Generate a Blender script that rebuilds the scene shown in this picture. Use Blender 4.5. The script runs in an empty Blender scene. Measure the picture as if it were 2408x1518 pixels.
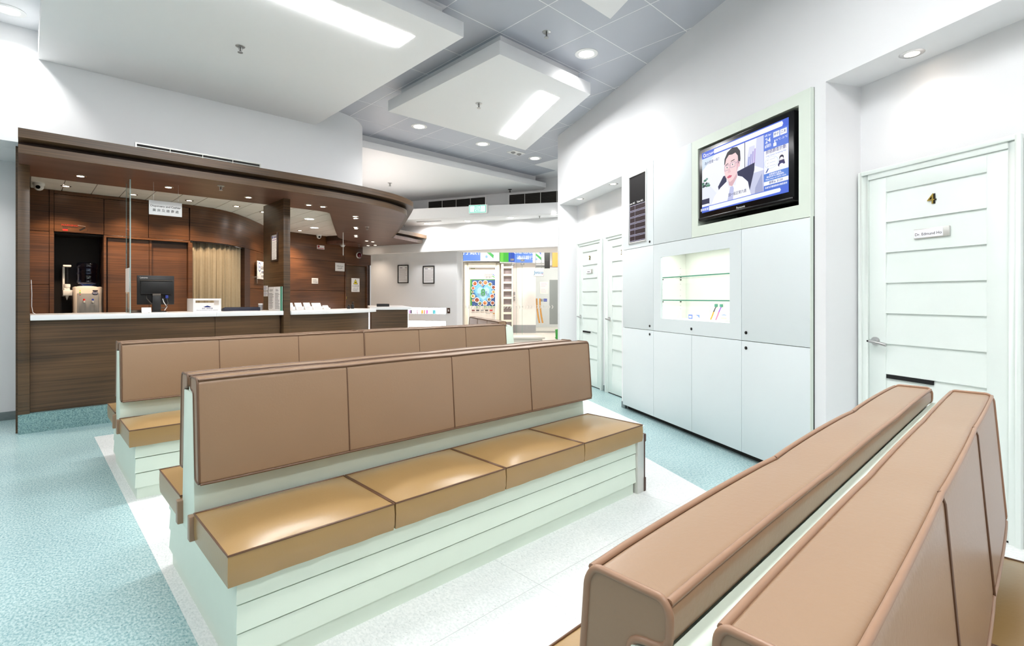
import bpy, bmesh, math, random
from mathutils import Vector, Matrix
random.seed(7)
R = math.radians
SC = bpy.context.scene
COL = SC.collection

# ------------------------------------------------------------------ camera, world, exposure
cam_d = bpy.data.cameras.new('camera')
cam_d.sensor_width = 36.0
cam_d.lens = 36.0 * 1196.0 / 2408.0
cam_d.shift_y = -59.0 / 2408.0
cam_d.clip_start = 0.02
cam_d.clip_end = 100
cam = bpy.data.objects.new('camera', cam_d)
COL.objects.link(cam)
cam.location = (0, 0, 1.25)
cam.rotation_euler = (R(90), 0, R(-43.78))
SC.camera = cam

world = bpy.data.worlds.new('world')
SC.world = world
world.use_nodes = True
bg = world.node_tree.nodes['Background']
bg.inputs[0].default_value = (1.0, 0.985, 0.975, 1)
bg.inputs[1].default_value = 0.52

vs = SC.view_settings
vs.view_transform = 'Standard'
vs.look = 'None'
vs.exposure = 0.22
vs.gamma = 1.0
vs.use_curve_mapping = False

STRIP = 42.0        # ceiling light strips
DOWN = 8.0         # recessed downlights (W)
SPOT = 26.0         # warm halogen spots (W)

# ------------------------------------------------------------------ frames (plan angles)
ANG_WALL = math.atan2(-.8915, -.4531)       # right wall: x runs to the right as seen, y into the wall
O_WALL = (2.877 * .8915, -2.877 * .4531)
ANG_FAR = math.atan2(-.917, .399)           # far wall
O_FAR = (5.835, 11.246)
ANG_SHOP = R(-43.78)                        # glass shop front
O_SHOP = (.692 * 15.3, .722 * 15.3)
ANG_WOOD = math.atan2(.5, 1.88)             # wooden wall with the X-ray room door
O_WOOD = (4.07, 11.05)

# ------------------------------------------------------------------ materials
def C(r, g, b):
    def f(x):
        x /= 255.0
        return x / 12.92 if x <= .04045 else ((x + .055) / 1.055) ** 2.4
    return (f(r), f(g), f(b), 1.0)

M = {}
def new_mat(name):
    m = bpy.data.materials.new(name)
    m.use_nodes = True
    nt = m.node_tree
    b = nt.nodes['Principled BSDF']
    M[name] = m
    return m, nt, b

def mat(name, col, rough=.5, metal=0.0, spec=.5, bump=None, vary=None, coat=0.0):
    """plain surface with slight procedural colour variation / relief"""
    m, nt, b = new_mat(name)
    b.inputs['Base Color'].default_value = col
    b.inputs['Roughness'].default_value = rough
    b.inputs['Metallic'].default_value = metal
    b.inputs['Specular IOR Level'].default_value = spec
    b.inputs['Coat Weight'].default_value = coat
    tc = nt.nodes.new('ShaderNodeTexCoord')
    if vary is None:
        vary = (6.0, .04)
    n = nt.nodes.new('ShaderNodeTexNoise')
    n.inputs['Scale'].default_value = vary[0]
    n.inputs['Detail'].default_value = 4
    nt.links.new(tc.outputs['Object'], n.inputs['Vector'])
    mx = nt.nodes.new('ShaderNodeMix'); mx.data_type = 'RGBA'
    mx.inputs[6].default_value = tuple(c * (1 - vary[1]) for c in col[:3]) + (1,)
    mx.inputs[7].default_value = tuple(min(1, c * (1 + vary[1])) for c in col[:3]) + (1,)
    nt.links.new(n.outputs['Fac'], mx.inputs[0])
    nt.links.new(mx.outputs[2], b.inputs['Base Color'])
    if bump:
        n2 = nt.nodes.new('ShaderNodeTexNoise')
        n2.inputs['Scale'].default_value = bump[0]
        n2.inputs['Detail'].default_value = 5
        nt.links.new(tc.outputs['Object'], n2.inputs['Vector'])
        bp = nt.nodes.new('ShaderNodeBump')
        bp.inputs['Strength'].default_value = bump[1]
        bp.inputs['Distance'].default_value = bump[2] if len(bump) > 2 else .002
        nt.links.new(n2.outputs['Fac'], bp.inputs['Height'])
        nt.links.new(bp.outputs['Normal'], b.inputs['Normal'])
    return m

def emit(name, col, strength):
    m, nt, b = new_mat(name)
    b.inputs['Base Color'].default_value = col
    b.inputs['Emission Color'].default_value = col
    b.inputs['Emission Strength'].default_value = strength
    return m

def wood(name, dark, light, scale, rough=.38, big=(1.2, 1.2, 5)):
    m, nt, b = new_mat(name)
    tc = nt.nodes.new('ShaderNodeTexCoord')
    def noise(sc, s, det, dist=0.0):
        mp = nt.nodes.new('ShaderNodeMapping')
        mp.inputs['Scale'].default_value = sc
        nt.links.new(tc.outputs['Object'], mp.inputs['Vector'])
        n = nt.nodes.new('ShaderNodeTexNoise')
        n.inputs['Scale'].default_value = s
        n.inputs['Detail'].default_value = det
        n.inputs['Distortion'].default_value = dist
        nt.links.new(mp.outputs['Vector'], n.inputs['Vector'])
        return n
    n1 = noise(scale, 1.0, 6, .3)
    n2 = noise(big, 1.0, 3)
    mth = nt.nodes.new('ShaderNodeMath'); mth.operation = 'MULTIPLY_ADD'
    nt.links.new(n1.outputs['Fac'], mth.inputs[0])
    mth.inputs[1].default_value = .62
    m2 = nt.nodes.new('ShaderNodeMath'); m2.operation = 'MULTIPLY'
    nt.links.new(n2.outputs['Fac'], m2.inputs[0]); m2.inputs[1].default_value = .4
    nt.links.new(m2.outputs[0], mth.inputs[2])
    cr = nt.nodes.new('ShaderNodeValToRGB')
    cr.color_ramp.elements[0].position = .36; cr.color_ramp.elements[0].color = dark
    cr.color_ramp.elements[1].position = .64; cr.color_ramp.elements[1].color = light
    nt.links.new(mth.outputs[0], cr.inputs[0])
    nt.links.new(cr.outputs[0], b.inputs['Base Color'])
    b.inputs['Roughness'].default_value = rough
    return m

def floor_mat(name, a, bcol, fleck, fleck_amt, rough, spec=.5, fl_scale=70):
    m, nt, b = new_mat(name)
    tc = nt.nodes.new('ShaderNodeTexCoord')
    def noise(s, det=3, rot=0, sc=(1, 1, 1)):
        mp = nt.nodes.new('ShaderNodeMapping'); mp.inputs['Scale'].default_value = sc
        mp.inputs['Rotation'].default_value = (0, 0, rot)
        nt.links.new(tc.outputs['Object'], mp.inputs['Vector'])
        n = nt.nodes.new('ShaderNodeTexNoise')
        n.inputs['Scale'].default_value = s; n.inputs['Detail'].default_value = det
        nt.links.new(mp.outputs['Vector'], n.inputs['Vector'])
        return n
    n1 = noise(120, 4, .4, (1, .55, 1))
    cr = nt.nodes.new('ShaderNodeValToRGB')
    cr.color_ramp.elements[0].position = .36; cr.color_ramp.elements[0].color = a
    cr.color_ramp.elements[1].position = .62; cr.color_ramp.elements[1].color = bcol
    nt.links.new(n1.outputs['Fac'], cr.inputs[0])
    n2 = noise(fl_scale, 2, -.3, (1, .5, 1))
    cr2 = nt.nodes.new('ShaderNodeValToRGB')
    cr2.color_ramp.elements[0].position = .66; cr2.color_ramp.elements[0].color = (0, 0, 0, 1)
    cr2.color_ramp.elements[1].position = .72; cr2.color_ramp.elements[1].color = (fleck_amt,) * 3 + (1,)
    nt.links.new(n2.outputs['Fac'], cr2.inputs[0])
    mx = nt.nodes.new('ShaderNodeMix'); mx.data_type = 'RGBA'
    nt.links.new(cr2.outputs[0], mx.inputs[0])
    nt.links.new(cr.outputs[0], mx.inputs[6])
    mx.inputs[7].default_value = fleck
    # large soft wear patches
    n3 = noise(1.6, 4)
    mx2 = nt.nodes.new('ShaderNodeMix'); mx2.data_type = 'RGBA'; mx2.blend_type = 'MULTIPLY'
    cr3 = nt.nodes.new('ShaderNodeValToRGB')
    cr3.color_ramp.elements[0].position = .3; cr3.color_ramp.elements[0].color = (.87, .89, .90, 1)
    cr3.color_ramp.elements[1].position = .65; cr3.color_ramp.elements[1].color = (1, 1, 1, 1)
    nt.links.new(n3.outputs['Fac'], cr3.inputs[0])
    mx2.inputs[0].default_value = 1
    nt.links.new(mx.outputs[2], mx2.inputs[6]); nt.links.new(cr3.outputs[0], mx2.inputs[7])
    nt.links.new(mx2.outputs[2], b.inputs['Base Color'])
    mr = nt.nodes.new('ShaderNodeMapRange')
    mr.inputs['To Min'].default_value = rough - .02; mr.inputs['To Max'].default_value = rough + .05
    nt.links.new(n3.outputs['Fac'], mr.inputs['Value'])
    nt.links.new(mr.outputs[0], b.inputs['Roughness'])
    b.inputs['Specular IOR Level'].default_value = spec
    return m

def glass(name, tint=(.975, .993, .985, 1), ior=1.45, refl=1.0):
    m = bpy.data.materials.new(name); m.use_nodes = True; M[name] = m
    nt = m.node_tree; nt.nodes.clear()
    o = nt.nodes.new('ShaderNodeOutputMaterial')
    t = nt.nodes.new('ShaderNodeBsdfTransparent'); t.inputs[0].default_value = tint
    g = nt.nodes.new('ShaderNodeBsdfGlossy'); g.inputs['Roughness'].default_value = .02
    fr = nt.nodes.new('ShaderNodeFresnel'); fr.inputs[0].default_value = ior
    ml = nt.nodes.new('ShaderNodeMath'); ml.operation = 'MULTIPLY'; ml.inputs[1].default_value = refl
    ge = nt.nodes.new('ShaderNodeNewGeometry')          # reflect only where a ray enters the pane
    sb = nt.nodes.new('ShaderNodeMath'); sb.operation = 'SUBTRACT'; sb.inputs[0].default_value = 1.0
    nt.links.new(ge.outputs['Backfacing'], sb.inputs[1])
    m0 = nt.nodes.new('ShaderNodeMath'); m0.operation = 'MULTIPLY'
    nt.links.new(fr.outputs[0], m0.inputs[0]); nt.links.new(sb.outputs[0], m0.inputs[1])
    nt.links.new(m0.outputs[0], ml.inputs[0])
    mx = nt.nodes.new('ShaderNodeMixShader')
    nt.links.new(ml.outputs[0], mx.inputs[0])
    nt.links.new(t.outputs[0], mx.inputs[1]); nt.links.new(g.outputs[0], mx.inputs[2])
    nt.links.new(mx.outputs[0], o.inputs[0])
    return m

mat('wall_white', C(229, 230, 232), .75, bump=(220, .15, .0015), vary=(3, .015))
mat('plaster', C(238, 238, 239), .6, vary=(2, .01))
mat('ceil_tile', C(186, 190, 200), .45, vary=(5, .02))
mat('ceil_rail', C(240, 241, 244), .5)
mat('inner_tile', C(232, 226, 224), .7, bump=(300, .2, .001))
mat('mint', C(216, 229, 215), .42, vary=(9, .025))
mat('door_white', C(226, 234, 230), .4)
mat('cab', C(216, 224, 226), .45, vary=(1, .01))
mat('cab_green', C(214, 224, 213), .45)
mat('cab_in', C(240, 241, 234), .5)
mat('board_black', C(15, 11, 13), .55, spec=.25)
mat('dark_gap', C(12, 13, 14), .8)
mat('grey_base', C(120, 132, 134), .45, vary=(30, .15))
mat('leather_seat', C(158, 127, 82), .28, bump=(90, .25, .0012), vary=(4, .06))
mat('leather_back', C(150, 121, 95), .34, bump=(120, .3, .0012), vary=(3, .05))
mat('leather_pipe', C(152, 117, 92), .4)
mat('leather_pipe_shaded', C(106, 78, 57), .42)  # piping leather with the shadow of the crease put into its colour
mat('leather_pipe_dark', C(98, 68, 46), .45)
mat('steel', C(190, 190, 190), .3, metal=1)
mat('chrome', C(215, 215, 215), .15, metal=1)
mat('alu', C(205, 205, 200), .38, metal=.55, vary=(14, .08))
mat('brown_plastic', C(74, 50, 40), .45)
mat('black', C(16, 16, 18), .4)
mat('black_gloss', C(6, 6, 8), .22, spec=.3)
mat('white_plastic', C(236, 236, 236), .35)
mat('worktop', C(240, 241, 243), .3, vary=(3, .01))
mat('paper', C(240, 240, 240), .6)
mat('gold', C(196, 170, 90), .25, metal=1)
mat('cream', C(233, 224, 208), .5)
mat('mall_wall', C(238, 231, 227), .5)
mat('lattice_pane', C(150, 136, 140), .25)
mat('mall_floor', C(222, 211, 200), .22, vary=(4, .05))
mat('peach', C(238, 222, 208), .3)
mat('green_plastic', C(60, 170, 70), .35)
mat('orange_wood', C(206, 148, 72), .4)
mat('red', C(200, 30, 25), .35)
mat('blue', C(40, 60, 150), .35)
mat('bell_red', C(95, 20, 35), .25)
mat('alcove', C(26, 18, 13), .6)
mat('grille', C(70, 66, 62), .6)
mat('grille_dark', C(38, 36, 35), .7)
mat('curtain', C(150, 139, 118), .85, bump=(400, .2, .001), vary=(30, .1))
mat('cooler', C(228, 216, 206), .35)
mat('cooler_grey', C(150, 150, 152), .4)
wood('wood_v', C(58, 42, 26), C(100, 74, 48), (1.1, 1.1, 95))
wood('wood_red', C(64, 40, 23), C(114, 74, 44), (1.1, 1.1, 80), .3)
wood('wood_soffit', C(82, 56, 45), C(116, 82, 69), (1.2, 70, 1.2), .36, (1.2, 5, 1.2))
wood('wood_dark', C(46, 28, 16), C(70, 44, 28), (1.1, 1.1, 80))
floor_mat('vinyl_teal', C(138, 173, 177), C(188, 211, 210), C(74, 106, 116), .9, .2, .5, 150)
floor_mat('vinyl_white', C(222, 225, 224), C(238, 239, 238), C(150, 150, 150), .5, .24, .5, 170)
floor_mat('vinyl_kick', C(84, 122, 126), C(140, 172, 170), C(40, 66, 70), .8, .3)
glass('glass_clear')
glass('glass_shelf', (.985, .995, .99, 1))
glass('glass_bottle', (.45, .58, .85, 1), 1.5, 2.0)
mat('glass_edge', C(90, 165, 140), .15)
mat('glass_edge_pale', C(168, 190, 188), .12)
emit('strip_glow', (1, 1, 1, 1), STRIP)
emit('lamp_glow', (1, .98, .95, 1), 14)
emit('warm_glow', (1, .82, .66, 1), 18)
emit('led_glow', (.93, .95, 1, 1), 12)

def attr_mat(name, strength=0.0, rough=.5):
    m, nt, b = new_mat(name)
    a = nt.nodes.new('ShaderNodeAttribute'); a.attribute_name = 'Col'
    nt.links.new(a.outputs['Color'], b.inputs['Base Color'])
    b.inputs['Roughness'].default_value = rough
    if strength:
        nt.links.remove(b.inputs['Base Color'].links[0])
        b.inputs['Base Color'].default_value = (.015, .015, .018, 1)
        nt.links.new(a.outputs['Color'], b.inputs['Emission Color'])
        b.inputs['Emission Strength'].default_value = strength
    return m
attr_mat('print')
attr_mat('screen', .92, .3)
attr_mat('lit_sign', 1.0, .3)

# ------------------------------------------------------------------ mesh helpers
class MB:
    def __init__(s): s.v = []; s.f = []
    def add(s, vs, fs):
        o = len(s.v); s.v += [tuple(p) for p in vs]; s.f += [tuple(i + o for i in q) for q in fs]; return s
    def box(s, x0, x1, y0, y1, z0, z1):
        return s.add([(x0,y0,z0),(x1,y0,z0),(x1,y1,z0),(x0,y1,z0),(x0,y0,z1),(x1,y0,z1),(x1,y1,z1),(x0,y1,z1)],
                     [(0,3,2,1),(4,5,6,7),(0,1,5,4),(1,2,6,5),(2,3,7,6),(3,0,4,7)])
    def prism(s, pts, z0, z1):
        n = len(pts)
        return s.add([(x,y,z0) for x,y in pts] + [(x,y,z1) for x,y in pts],
                     [tuple(range(n-1,-1,-1)), tuple(range(n,2*n))] + [(i,(i+1)%n,n+(i+1)%n,n+i) for i in range(n)])
    def ext(s, prof, x0, x1, nx=1):
        n = len(prof); vs = []; fs = []
        for k in range(nx + 1):
            x = x0 + (x1 - x0) * k / nx
            vs += [(x, y, z) for y, z in prof]
        fs = [tuple(range(n-1,-1,-1)), tuple(range(n*nx, n*nx+n))]
        for k in range(nx):
            fs += [(k*n+i, k*n+(i+1)%n, (k+1)*n+(i+1)%n, (k+1)*n+i) for i in range(n)]
        return s.add(vs, fs)
    def ribbon(s, path, w, z0, z1, side=1):
        """wall of thickness w to the left (side=1) of an open plan path"""
        a = [Vector((x, y)) for x, y in path]; out = []
        for i, p in enumerate(a):
            d = Vector((0, 0))
            if i > 0: d += (p - a[i-1]).normalized()
            if i < len(a) - 1: d += (a[i+1] - p).normalized()
            d.normalize(); nrm = Vector((-d.y, d.x)) * w * side
            out.append(p + nrm)
        n = len(a)
        vs = [(p.x,p.y,z0) for p in a] + [(p.x,p.y,z0) for p in out] + [(p.x,p.y,z1) for p in a] + [(p.x,p.y,z1) for p in out]
        fs = [(0, 2*n, 3*n, n), (n-1, 2*n-1, 4*n-1, 3*n-1)]
        for i in range(n-1):
            fs += [(i,i+1,2*n+i+1,2*n+i), (n+i,3*n+i,3*n+i+1,n+i+1), (i,n+i,n+i+1,i+1), (2*n+i,2*n+i+1,3*n+i+1,3*n+i)]
        return s.add(vs, fs)
    def cyl(s, c, r, h, seg=20, axis='z', r2=None):
        r2 = r if r2 is None else r2
        def P(a, rr, t):
            x, y = rr*math.cos(a), rr*math.sin(a)
            if axis == 'z': return (c[0]+x, c[1]+y, c[2]+t)
            if axis == 'y': return (c[0]+x, c[1]+t, c[2]+y)
            return (c[0]+t, c[1]+x, c[2]+y)
        A = [2*math.pi*i/seg for i in range(seg)]
        return s.add([P(a,r,0) for a in A]+[P(a,r2,h) for a in A],
                     [tuple(range(seg-1,-1,-1)), tuple(range(seg,2*seg))]+[(i,(i+1)%seg,seg+(i+1)%seg,seg+i) for i in range(seg)])
    def lathe(s, prof, c=(0,0,0), seg=24, axis='z'):
        n = len(prof); vs = []
        for k in range(seg):
            a = 2*math.pi*k/seg
            for r, t in prof:
                x, y = r*math.cos(a), r*math.sin(a)
                vs.append((c[0]+x, c[1]+y, c[2]+t) if axis == 'z' else (c[0]+x, c[1]+t, c[2]+y))
        fs = []
        for k in range(seg):
            k2 = (k+1) % seg
            fs += [(k*n+i, k2*n+i, k2*n+i+1, k*n+i+1) for i in range(n-1)]
        return s.add(vs, fs)
    def tube(s, path, r, seg=8, closed=False):
        P = [Vector(p) for p in path]; n = len(P); vs = []
        up0 = None
        for i, p in enumerate(P):
            d = Vector((0,0,0))
            if closed or i > 0: d += (p - P[i-1]).normalized()
            if closed or i < n-1: d += (P[(i+1) % n] - p).normalized()
            if d.length < 1e-6: d = Vector((0,0,1))
            d.normalize()
            if up0 is None:
                up0 = Vector((0,0,1)) if abs(d.z) < .9 else Vector((1,0,0))
            a = d.cross(up0)
            if a.length < 1e-4: a = d.cross(Vector((0,1,0)))
            a.normalize(); b = a.cross(d).normalized(); up0 = b
            vs += [tuple(p + a*r*math.cos(2*math.pi*k/seg) + b*r*math.sin(2*math.pi*k/seg)) for k in range(seg)]
        fs = []
        for i in range(n if closed else n-1):
            j = (i+1) % n
            fs += [(i*seg+k, i*seg+(k+1)%seg, j*seg+(k+1)%seg, j*seg+k) for k in range(seg)]
        if not closed:
            fs += [tuple(range(seg-1,-1,-1)), tuple(range((n-1)*seg, n*seg))]
        return s.add(vs, fs)
    def sphere(s, c, r, seg=16, rings=8, half=None):
        prof = []
        a0, a1 = (-math.pi/2, math.pi/2)
        if half == 'down': a1 = 0
        if half == 'up': a0 = 0
        for i in range(rings+1):
            a = a0 + (a1-a0)*i/rings
            prof.append((max(1e-4, r*math.cos(a)), r*math.sin(a)))
        return s.lathe(prof, c, seg)
    def mesh(s, name, bevel=0, seg=2, smooth=None, limit=None):
        me = bpy.data.meshes.new(name)
        me.from_pydata(s.v, [], s.f)
        bm = bmesh.new(); bm.from_mesh(me)
        bmesh.ops.remove_doubles(bm, verts=bm.verts, dist=1e-6)
        bmesh.ops.recalc_face_normals(bm, faces=bm.faces)
        if bevel:
            ed = [e for e in bm.edges if len(e.link_faces) == 2 and e.calc_face_angle(0) > R(25)]
            bmesh.ops.bevel(bm, geom=ed, offset=bevel, segments=seg, profile=.5, affect='EDGES', clamp_overlap=True)
        bm.to_mesh(me); bm.free()
        if smooth or (smooth is None and bevel):
            me.polygons.foreach_set('use_smooth', [True]*len(me.polygons))
            me.set_sharp_from_angle(angle=R(smooth if isinstance(smooth, (int, float)) and smooth > 1 else 40))
        me.update()
        return me

def link(name, data, m, parent=None, loc=None, rot=None):
    o = bpy.data.objects.new(name, data)
    COL.objects.link(o)
    if m and data is not None and hasattr(data, 'materials') and len(data.materials) == 0:
        data.materials.append(M[m])
    if parent: o.parent = parent
    if loc: o.location = loc
    if rot is not None:
        o.rotation_euler = (0, 0, rot) if isinstance(rot, (int, float)) else rot
    return o

def part(name, mb, m, parent, bevel=0, smooth=None, loc=None, rot=None, label=None, seg=2):
    o = link(name, mb.mesh(name, bevel, seg, smooth), m, parent, loc, rot)
    if label: o['label'] = label
    return o

def tag(o, label, cat, group=None):
    o['label'] = label; o['category'] = cat
    if group: o['group'] = group
    return o

def thing(name, label, cat, loc=(0,0,0), rot=0, group=None):
    o = link(name, None, None, None, loc, rot)
    o.empty_display_size = .1
    return tag(o, label, cat, group)

def single(name, mb, m, label, cat, loc=(0,0,0), rot=0, bevel=0, smooth=None, group=None):
    o = link(name, mb.mesh(name, bevel, 2, smooth), m, None, loc, rot)
    return tag(o, label, cat, group)

def struct(name, mb, m, loc=(0,0,0), rot=0, parent=None, bevel=0, smooth=None, label=None):
    o = link(name, mb.mesh(name, bevel, 2, smooth), m, parent, loc, rot)
    if parent is None: o['kind'] = 'structure'
    if label: o['label'] = label
    return o

def struct_empty(name, loc=(0,0,0), rot=0, label=None):
    o = link(name, None, None, None, loc, rot); o['kind'] = 'structure'; o.empty_display_size = .1
    if label: o['label'] = label
    return o

def B(x0,x1,y0,y1,z0,z1): return MB().box(x0,x1,y0,y1,z0,z1)

def kids(o): return [c for c in bpy.data.objects if c.parent == o]
def clone(root, loc, rot=None, label=None, group=None):
    r = root.copy(); COL.objects.link(r); r.location = loc
    if rot is not None: r.rotation_euler = (0, 0, rot)
    if label: r['label'] = label
    if group: r['group'] = group
    for ch in kids(root):
        c = ch.copy(); COL.objects.link(c); c.parent = r
        for g in kids(ch):
            d = g.copy(); COL.objects.link(d); d.parent = c
    return r

# text -> mesh polygons (built-in font)
_tc = {}
def text_geo(txt, size=1.0, align='CENTER', extrude=0.0, bold=0.0):
    key = (txt, size, align, extrude, bold)
    if key in _tc: return _tc[key]
    cu = bpy.data.curves.new('t', 'FONT'); cu.body = txt; cu.size = size
    cu.align_x = align; cu.align_y = 'CENTER'; cu.extrude = extrude; cu.offset = bold; cu.resolution_u = 3
    ob = bpy.data.objects.new('t', cu); COL.objects.link(ob)
    dg = bpy.context.evaluated_depsgraph_get()
    me = bpy.data.meshes.new_from_object(ob.evaluated_get(dg))
    vs = [tuple(v.co) for v in me.vertices]; fs = [tuple(p.vertices) for p in me.polygons]
    bpy.data.objects.remove(ob); bpy.data.curves.remove(cu); bpy.data.meshes.remove(me)
    _tc[key] = (vs, fs)
    return vs, fs

class Flat:
    """flat print in the local x-z plane, facing -y; later layers lie a hair in front"""
    def __init__(s, step=.00006): s.v = []; s.f = []; s.c = []; s.l = 0; s.step = step
    def poly(s, pts, col):
        o = len(s.v); y = -s.l * s.step
        s.v += [(x, y, z) for x, z in pts]; s.f.append(tuple(range(o, o+len(pts)))); s.c.append(col); s.l += 1; return s
    def rect(s, x0, x1, z0, z1, col): return s.poly([(x0,z0),(x1,z0),(x1,z1),(x0,z1)], col)
    def ell(s, cx, cz, rx, rz, col, seg=20, a0=0, a1=360):
        if a1 - a0 >= 360: pts = [(cx+rx*math.cos(2*math.pi*i/seg), cz+rz*math.sin(2*math.pi*i/seg)) for i in range(seg)]
        else: pts = [(cx+rx*math.cos(R(a0+(a1-a0)*i/seg)), cz+rz*math.sin(R(a0+(a1-a0)*i/seg))) for i in range(seg+1)]
        return s.poly(pts, col)
    def line(s, pts, w, col):
        for (x0,z0),(x1,z1) in zip(pts, pts[1:]):
            d = Vector((x1-x0, z1-z0)); 
            if d.length < 1e-7: continue
            d.normalize(); nx, nz = -d.y*w/2, d.x*w/2
            s.poly([(x0-nx,z0-nz),(x1-nx,z1-nz),(x1+nx,z1+nz),(x0+nx,z0+nz)], col); s.l -= 1
        s.l += 1; return s
    def text(s, txt, x, z, size, col, align='CENTER', sx=1.0, bold=.008):
        vs, fs = text_geo(txt, 1.0, align, 0.0, bold)
        o = len(s.v); y = -s.l*s.step
        s.v += [(x+a*size*sx, y, z+b*size) for a, b, _ in vs]
        s.f += [tuple(i+o for i in q) for q in fs]; s.c += [col]*len(fs); s.l += 1; return s
    def lines(s, x0, x1, z0, z1, n, col, h=.35, ragged=.35):
        """rows of text too small to read"""
        p = (z1-z0)/n
        for i in range(n):
            z = z1-(i+.5)*p; w = (x1-x0)*(1-ragged*random.random())
            s.rect(x0, x0+w, z-p*h/2, z+p*h/2, col); s.l -= 1
        s.l += 1; return s
    def build(s, name, m, parent=None, loc=None, rot=None, label=None):
        me = bpy.data.meshes.new(name); me.from_pydata(s.v, [], s.f)
        at = me.color_attributes.new('Col', 'FLOAT_COLOR', 'CORNER')
        for p, c in zip(me.polygons, s.c):
            for li in p.loop_indices: at.data[li].color = c
        bm = bmesh.new(); bm.from_mesh(me)
        for f in bm.faces:
            f.normal_update()
            if f.normal.y > 0: f.normal_flip()
        bm.to_mesh(me); bm.free(); me.update()
        o = link(name, me, m, parent, loc, rot)
        if label: o['label'] = label
        return o

def add_light(kind, name, parent, loc, power, col=(1,1,1), size=.1, spot=60, blend=.5, rot=None, spread=None, size_y=None):
    d = bpy.data.lights.new(name, kind); d.energy = power; d.color = col
    if kind == 'AREA':
        d.shape = 'DISK'; d.size = size
        if size_y: d.shape = 'RECTANGLE'; d.size_y = size_y
        if spread: d.spread = R(spread)
    if kind == 'SPOT':
        d.spot_size = R(spot); d.spot_blend = blend; d.shadow_soft_size = size
    if kind == 'POINT': d.shadow_soft_size = size
    o = bpy.data.objects.new(name, d); COL.objects.link(o); o.parent = parent; o.location = loc
    if rot: o.rotation_euler = rot
    return o

# ================================================================== STRUCTURE
# ---- floor
fl = struct('floor', B(-4, 7.4, -3.2, 12.2, -.12, 0), 'vinyl_teal')
n_at = lambda n, v: (n + .4531*v)/.8915
white = [(.452,-3.1),(n_at(3.19,-3.1),-3.1),(n_at(3.19,.6),.6),(n_at(2.155,.6),.6),(n_at(2.155,2.7),2.7),(n_at(2.69,2.7),2.7),(n_at(2.69,5.9),5.9),(.452,5.9)]
part('white_vinyl', MB().prism(white, -.01, .0015), 'vinyl_white', fl, label='white speckled vinyl under the benches')
# welded seams of the white sheets
seam = MB()
for u in (1.62, 2.84):
    seam.box(u-.0012, u+.0012, -2.2, 5.88, .0012, .0018)
for v in (.62, 1.52, 3.3, 5.4):
    seam.box(.46, n_at(2.1, v) if v < 2.7 else n_at(2.65, v), v-.0012, v+.0012, .0012, .0018)
mat('seam', C(186, 190, 190), .6)
part('seam', seam, 'seam', fl)
# lobby / mall floor
struct('floor_mall', B(-4.5, 5, -4.9, 8, -.12, .001), 'mall_floor', (O_SHOP[0], O_SHOP[1], 0), ANG_SHOP)

# ---- right wall with recesses
wr = MB()
wr.box(-7.158, 2.6, .012, .55, 2.645, 3.9)
wr.box(-7.158, -7.086, .012, .55, 0, 2.645)
wr.box(-5.207, -5.134, .012, .55, 0, 2.645)
wr.box(-2.639, -2.556, .012, .55, 0, 2.645)
wr.box(-7.09, -5.15, .30, .5, 0, 2.7)
wr.box(-2.6, 2.6, .31, .5, 0, 2.7)
wr.box(-5.2, -2.6, .42, .55, 0, 2.7)
struct('wall_right', wr, 'wall_white', (O_WALL[0], O_WALL[1], 0), ANG_WALL)
bb = struct_empty('baseboard_right', (O_WALL[0], O_WALL[1], 0), ANG_WALL)
for x0, x1, y in ((-5.211,-5.13,.006), (-6.225,-6.12,.294), (-7.162,-7.082,.006), (-2.643,-2.552,.006)):
    part('skirting', B(x0, x1, y, y+.03, 0, .072), 'grey_base', bb, .003)

# ---- ceiling of square metal tiles
ce = struct('ceiling', B(-4.2, 9.2, -3.2, 8.2, 3.6932, 3.8), 'ceil_rail')
tile_me = B(-.2945, .2945, -.2945, .2945, 3.692, 3.704).mesh('ceiling_tile', 0, 1, False)
tile_me.materials.append(M['ceil_tile'])
def seen(u, v, z, margin=260):
    x = .722*u - .692*v; y = .692*u + .722*v
    if y < .3: return False
    px = 1204 + 1196*x/y; py = 700 - 1196*(z-1.25)/y
    return -margin < px < 2408+margin and -margin < py < 1518+margin
for i in range(-6, 10):
    for j in range(-6, 8):
        u = 4.06 + .6*i; v = 3.16 + .6*j
        if .8915*u - .4531*v > 3.3: continue
        if v > 7.3 or u < -1.9: continue
        if not seen(u, v, 3.7): continue
        if .2 < u < 2.6 and 3.5 < v < 6.4: continue
        link('ceiling_tile', tile_me, None, ce, (u, v, 0))
struct('ceiling_backing', B(-4.2, 9.2, -3.2, 8.2, 3.8, 3.86), 'plaster')

# ---- dropped ceiling panels with light strips, two unseen ones added as fill
def platform(n, poly, riser, strip, z0=3.44, z1=3.57):
    t = struct_empty('ceiling_panel_%d' % n)
    part('slab', MB().prism(poly, z0, z1), 'plaster', t, .004)
    part('riser', MB().prism(riser, z1-.002, 3.705), 'plaster', t)
    if strip:
        fr = [(a, b) for a, b in strip]
        part('light_strip', MB().prism(fr, z0-.004, z0+.01), 'strip_glow', t, label='lit white diffuser strip')
    return t
def inset(poly, d):
    P = [Vector(p) for p in poly]; n = len(P); out = []
    for i in range(n):
        a, b, c = P[i-1], P[i], P[(i+1) % n]
        d1 = (b-a).normalized(); d2 = (c-b).normalized()
        n1 = Vector((-d1.y, d1.x)); n2 = Vector((-d2.y, d2.x))
        k = (n1+n2); k = k/ max(.2, k.dot(n1)) * d
        out.append((b.x+k.x, b.y+k.y))
    return out
pl1 = [(.088,3.37),(2.668,3.37),(2.668,6.38),(.088,6.38)]
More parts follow.
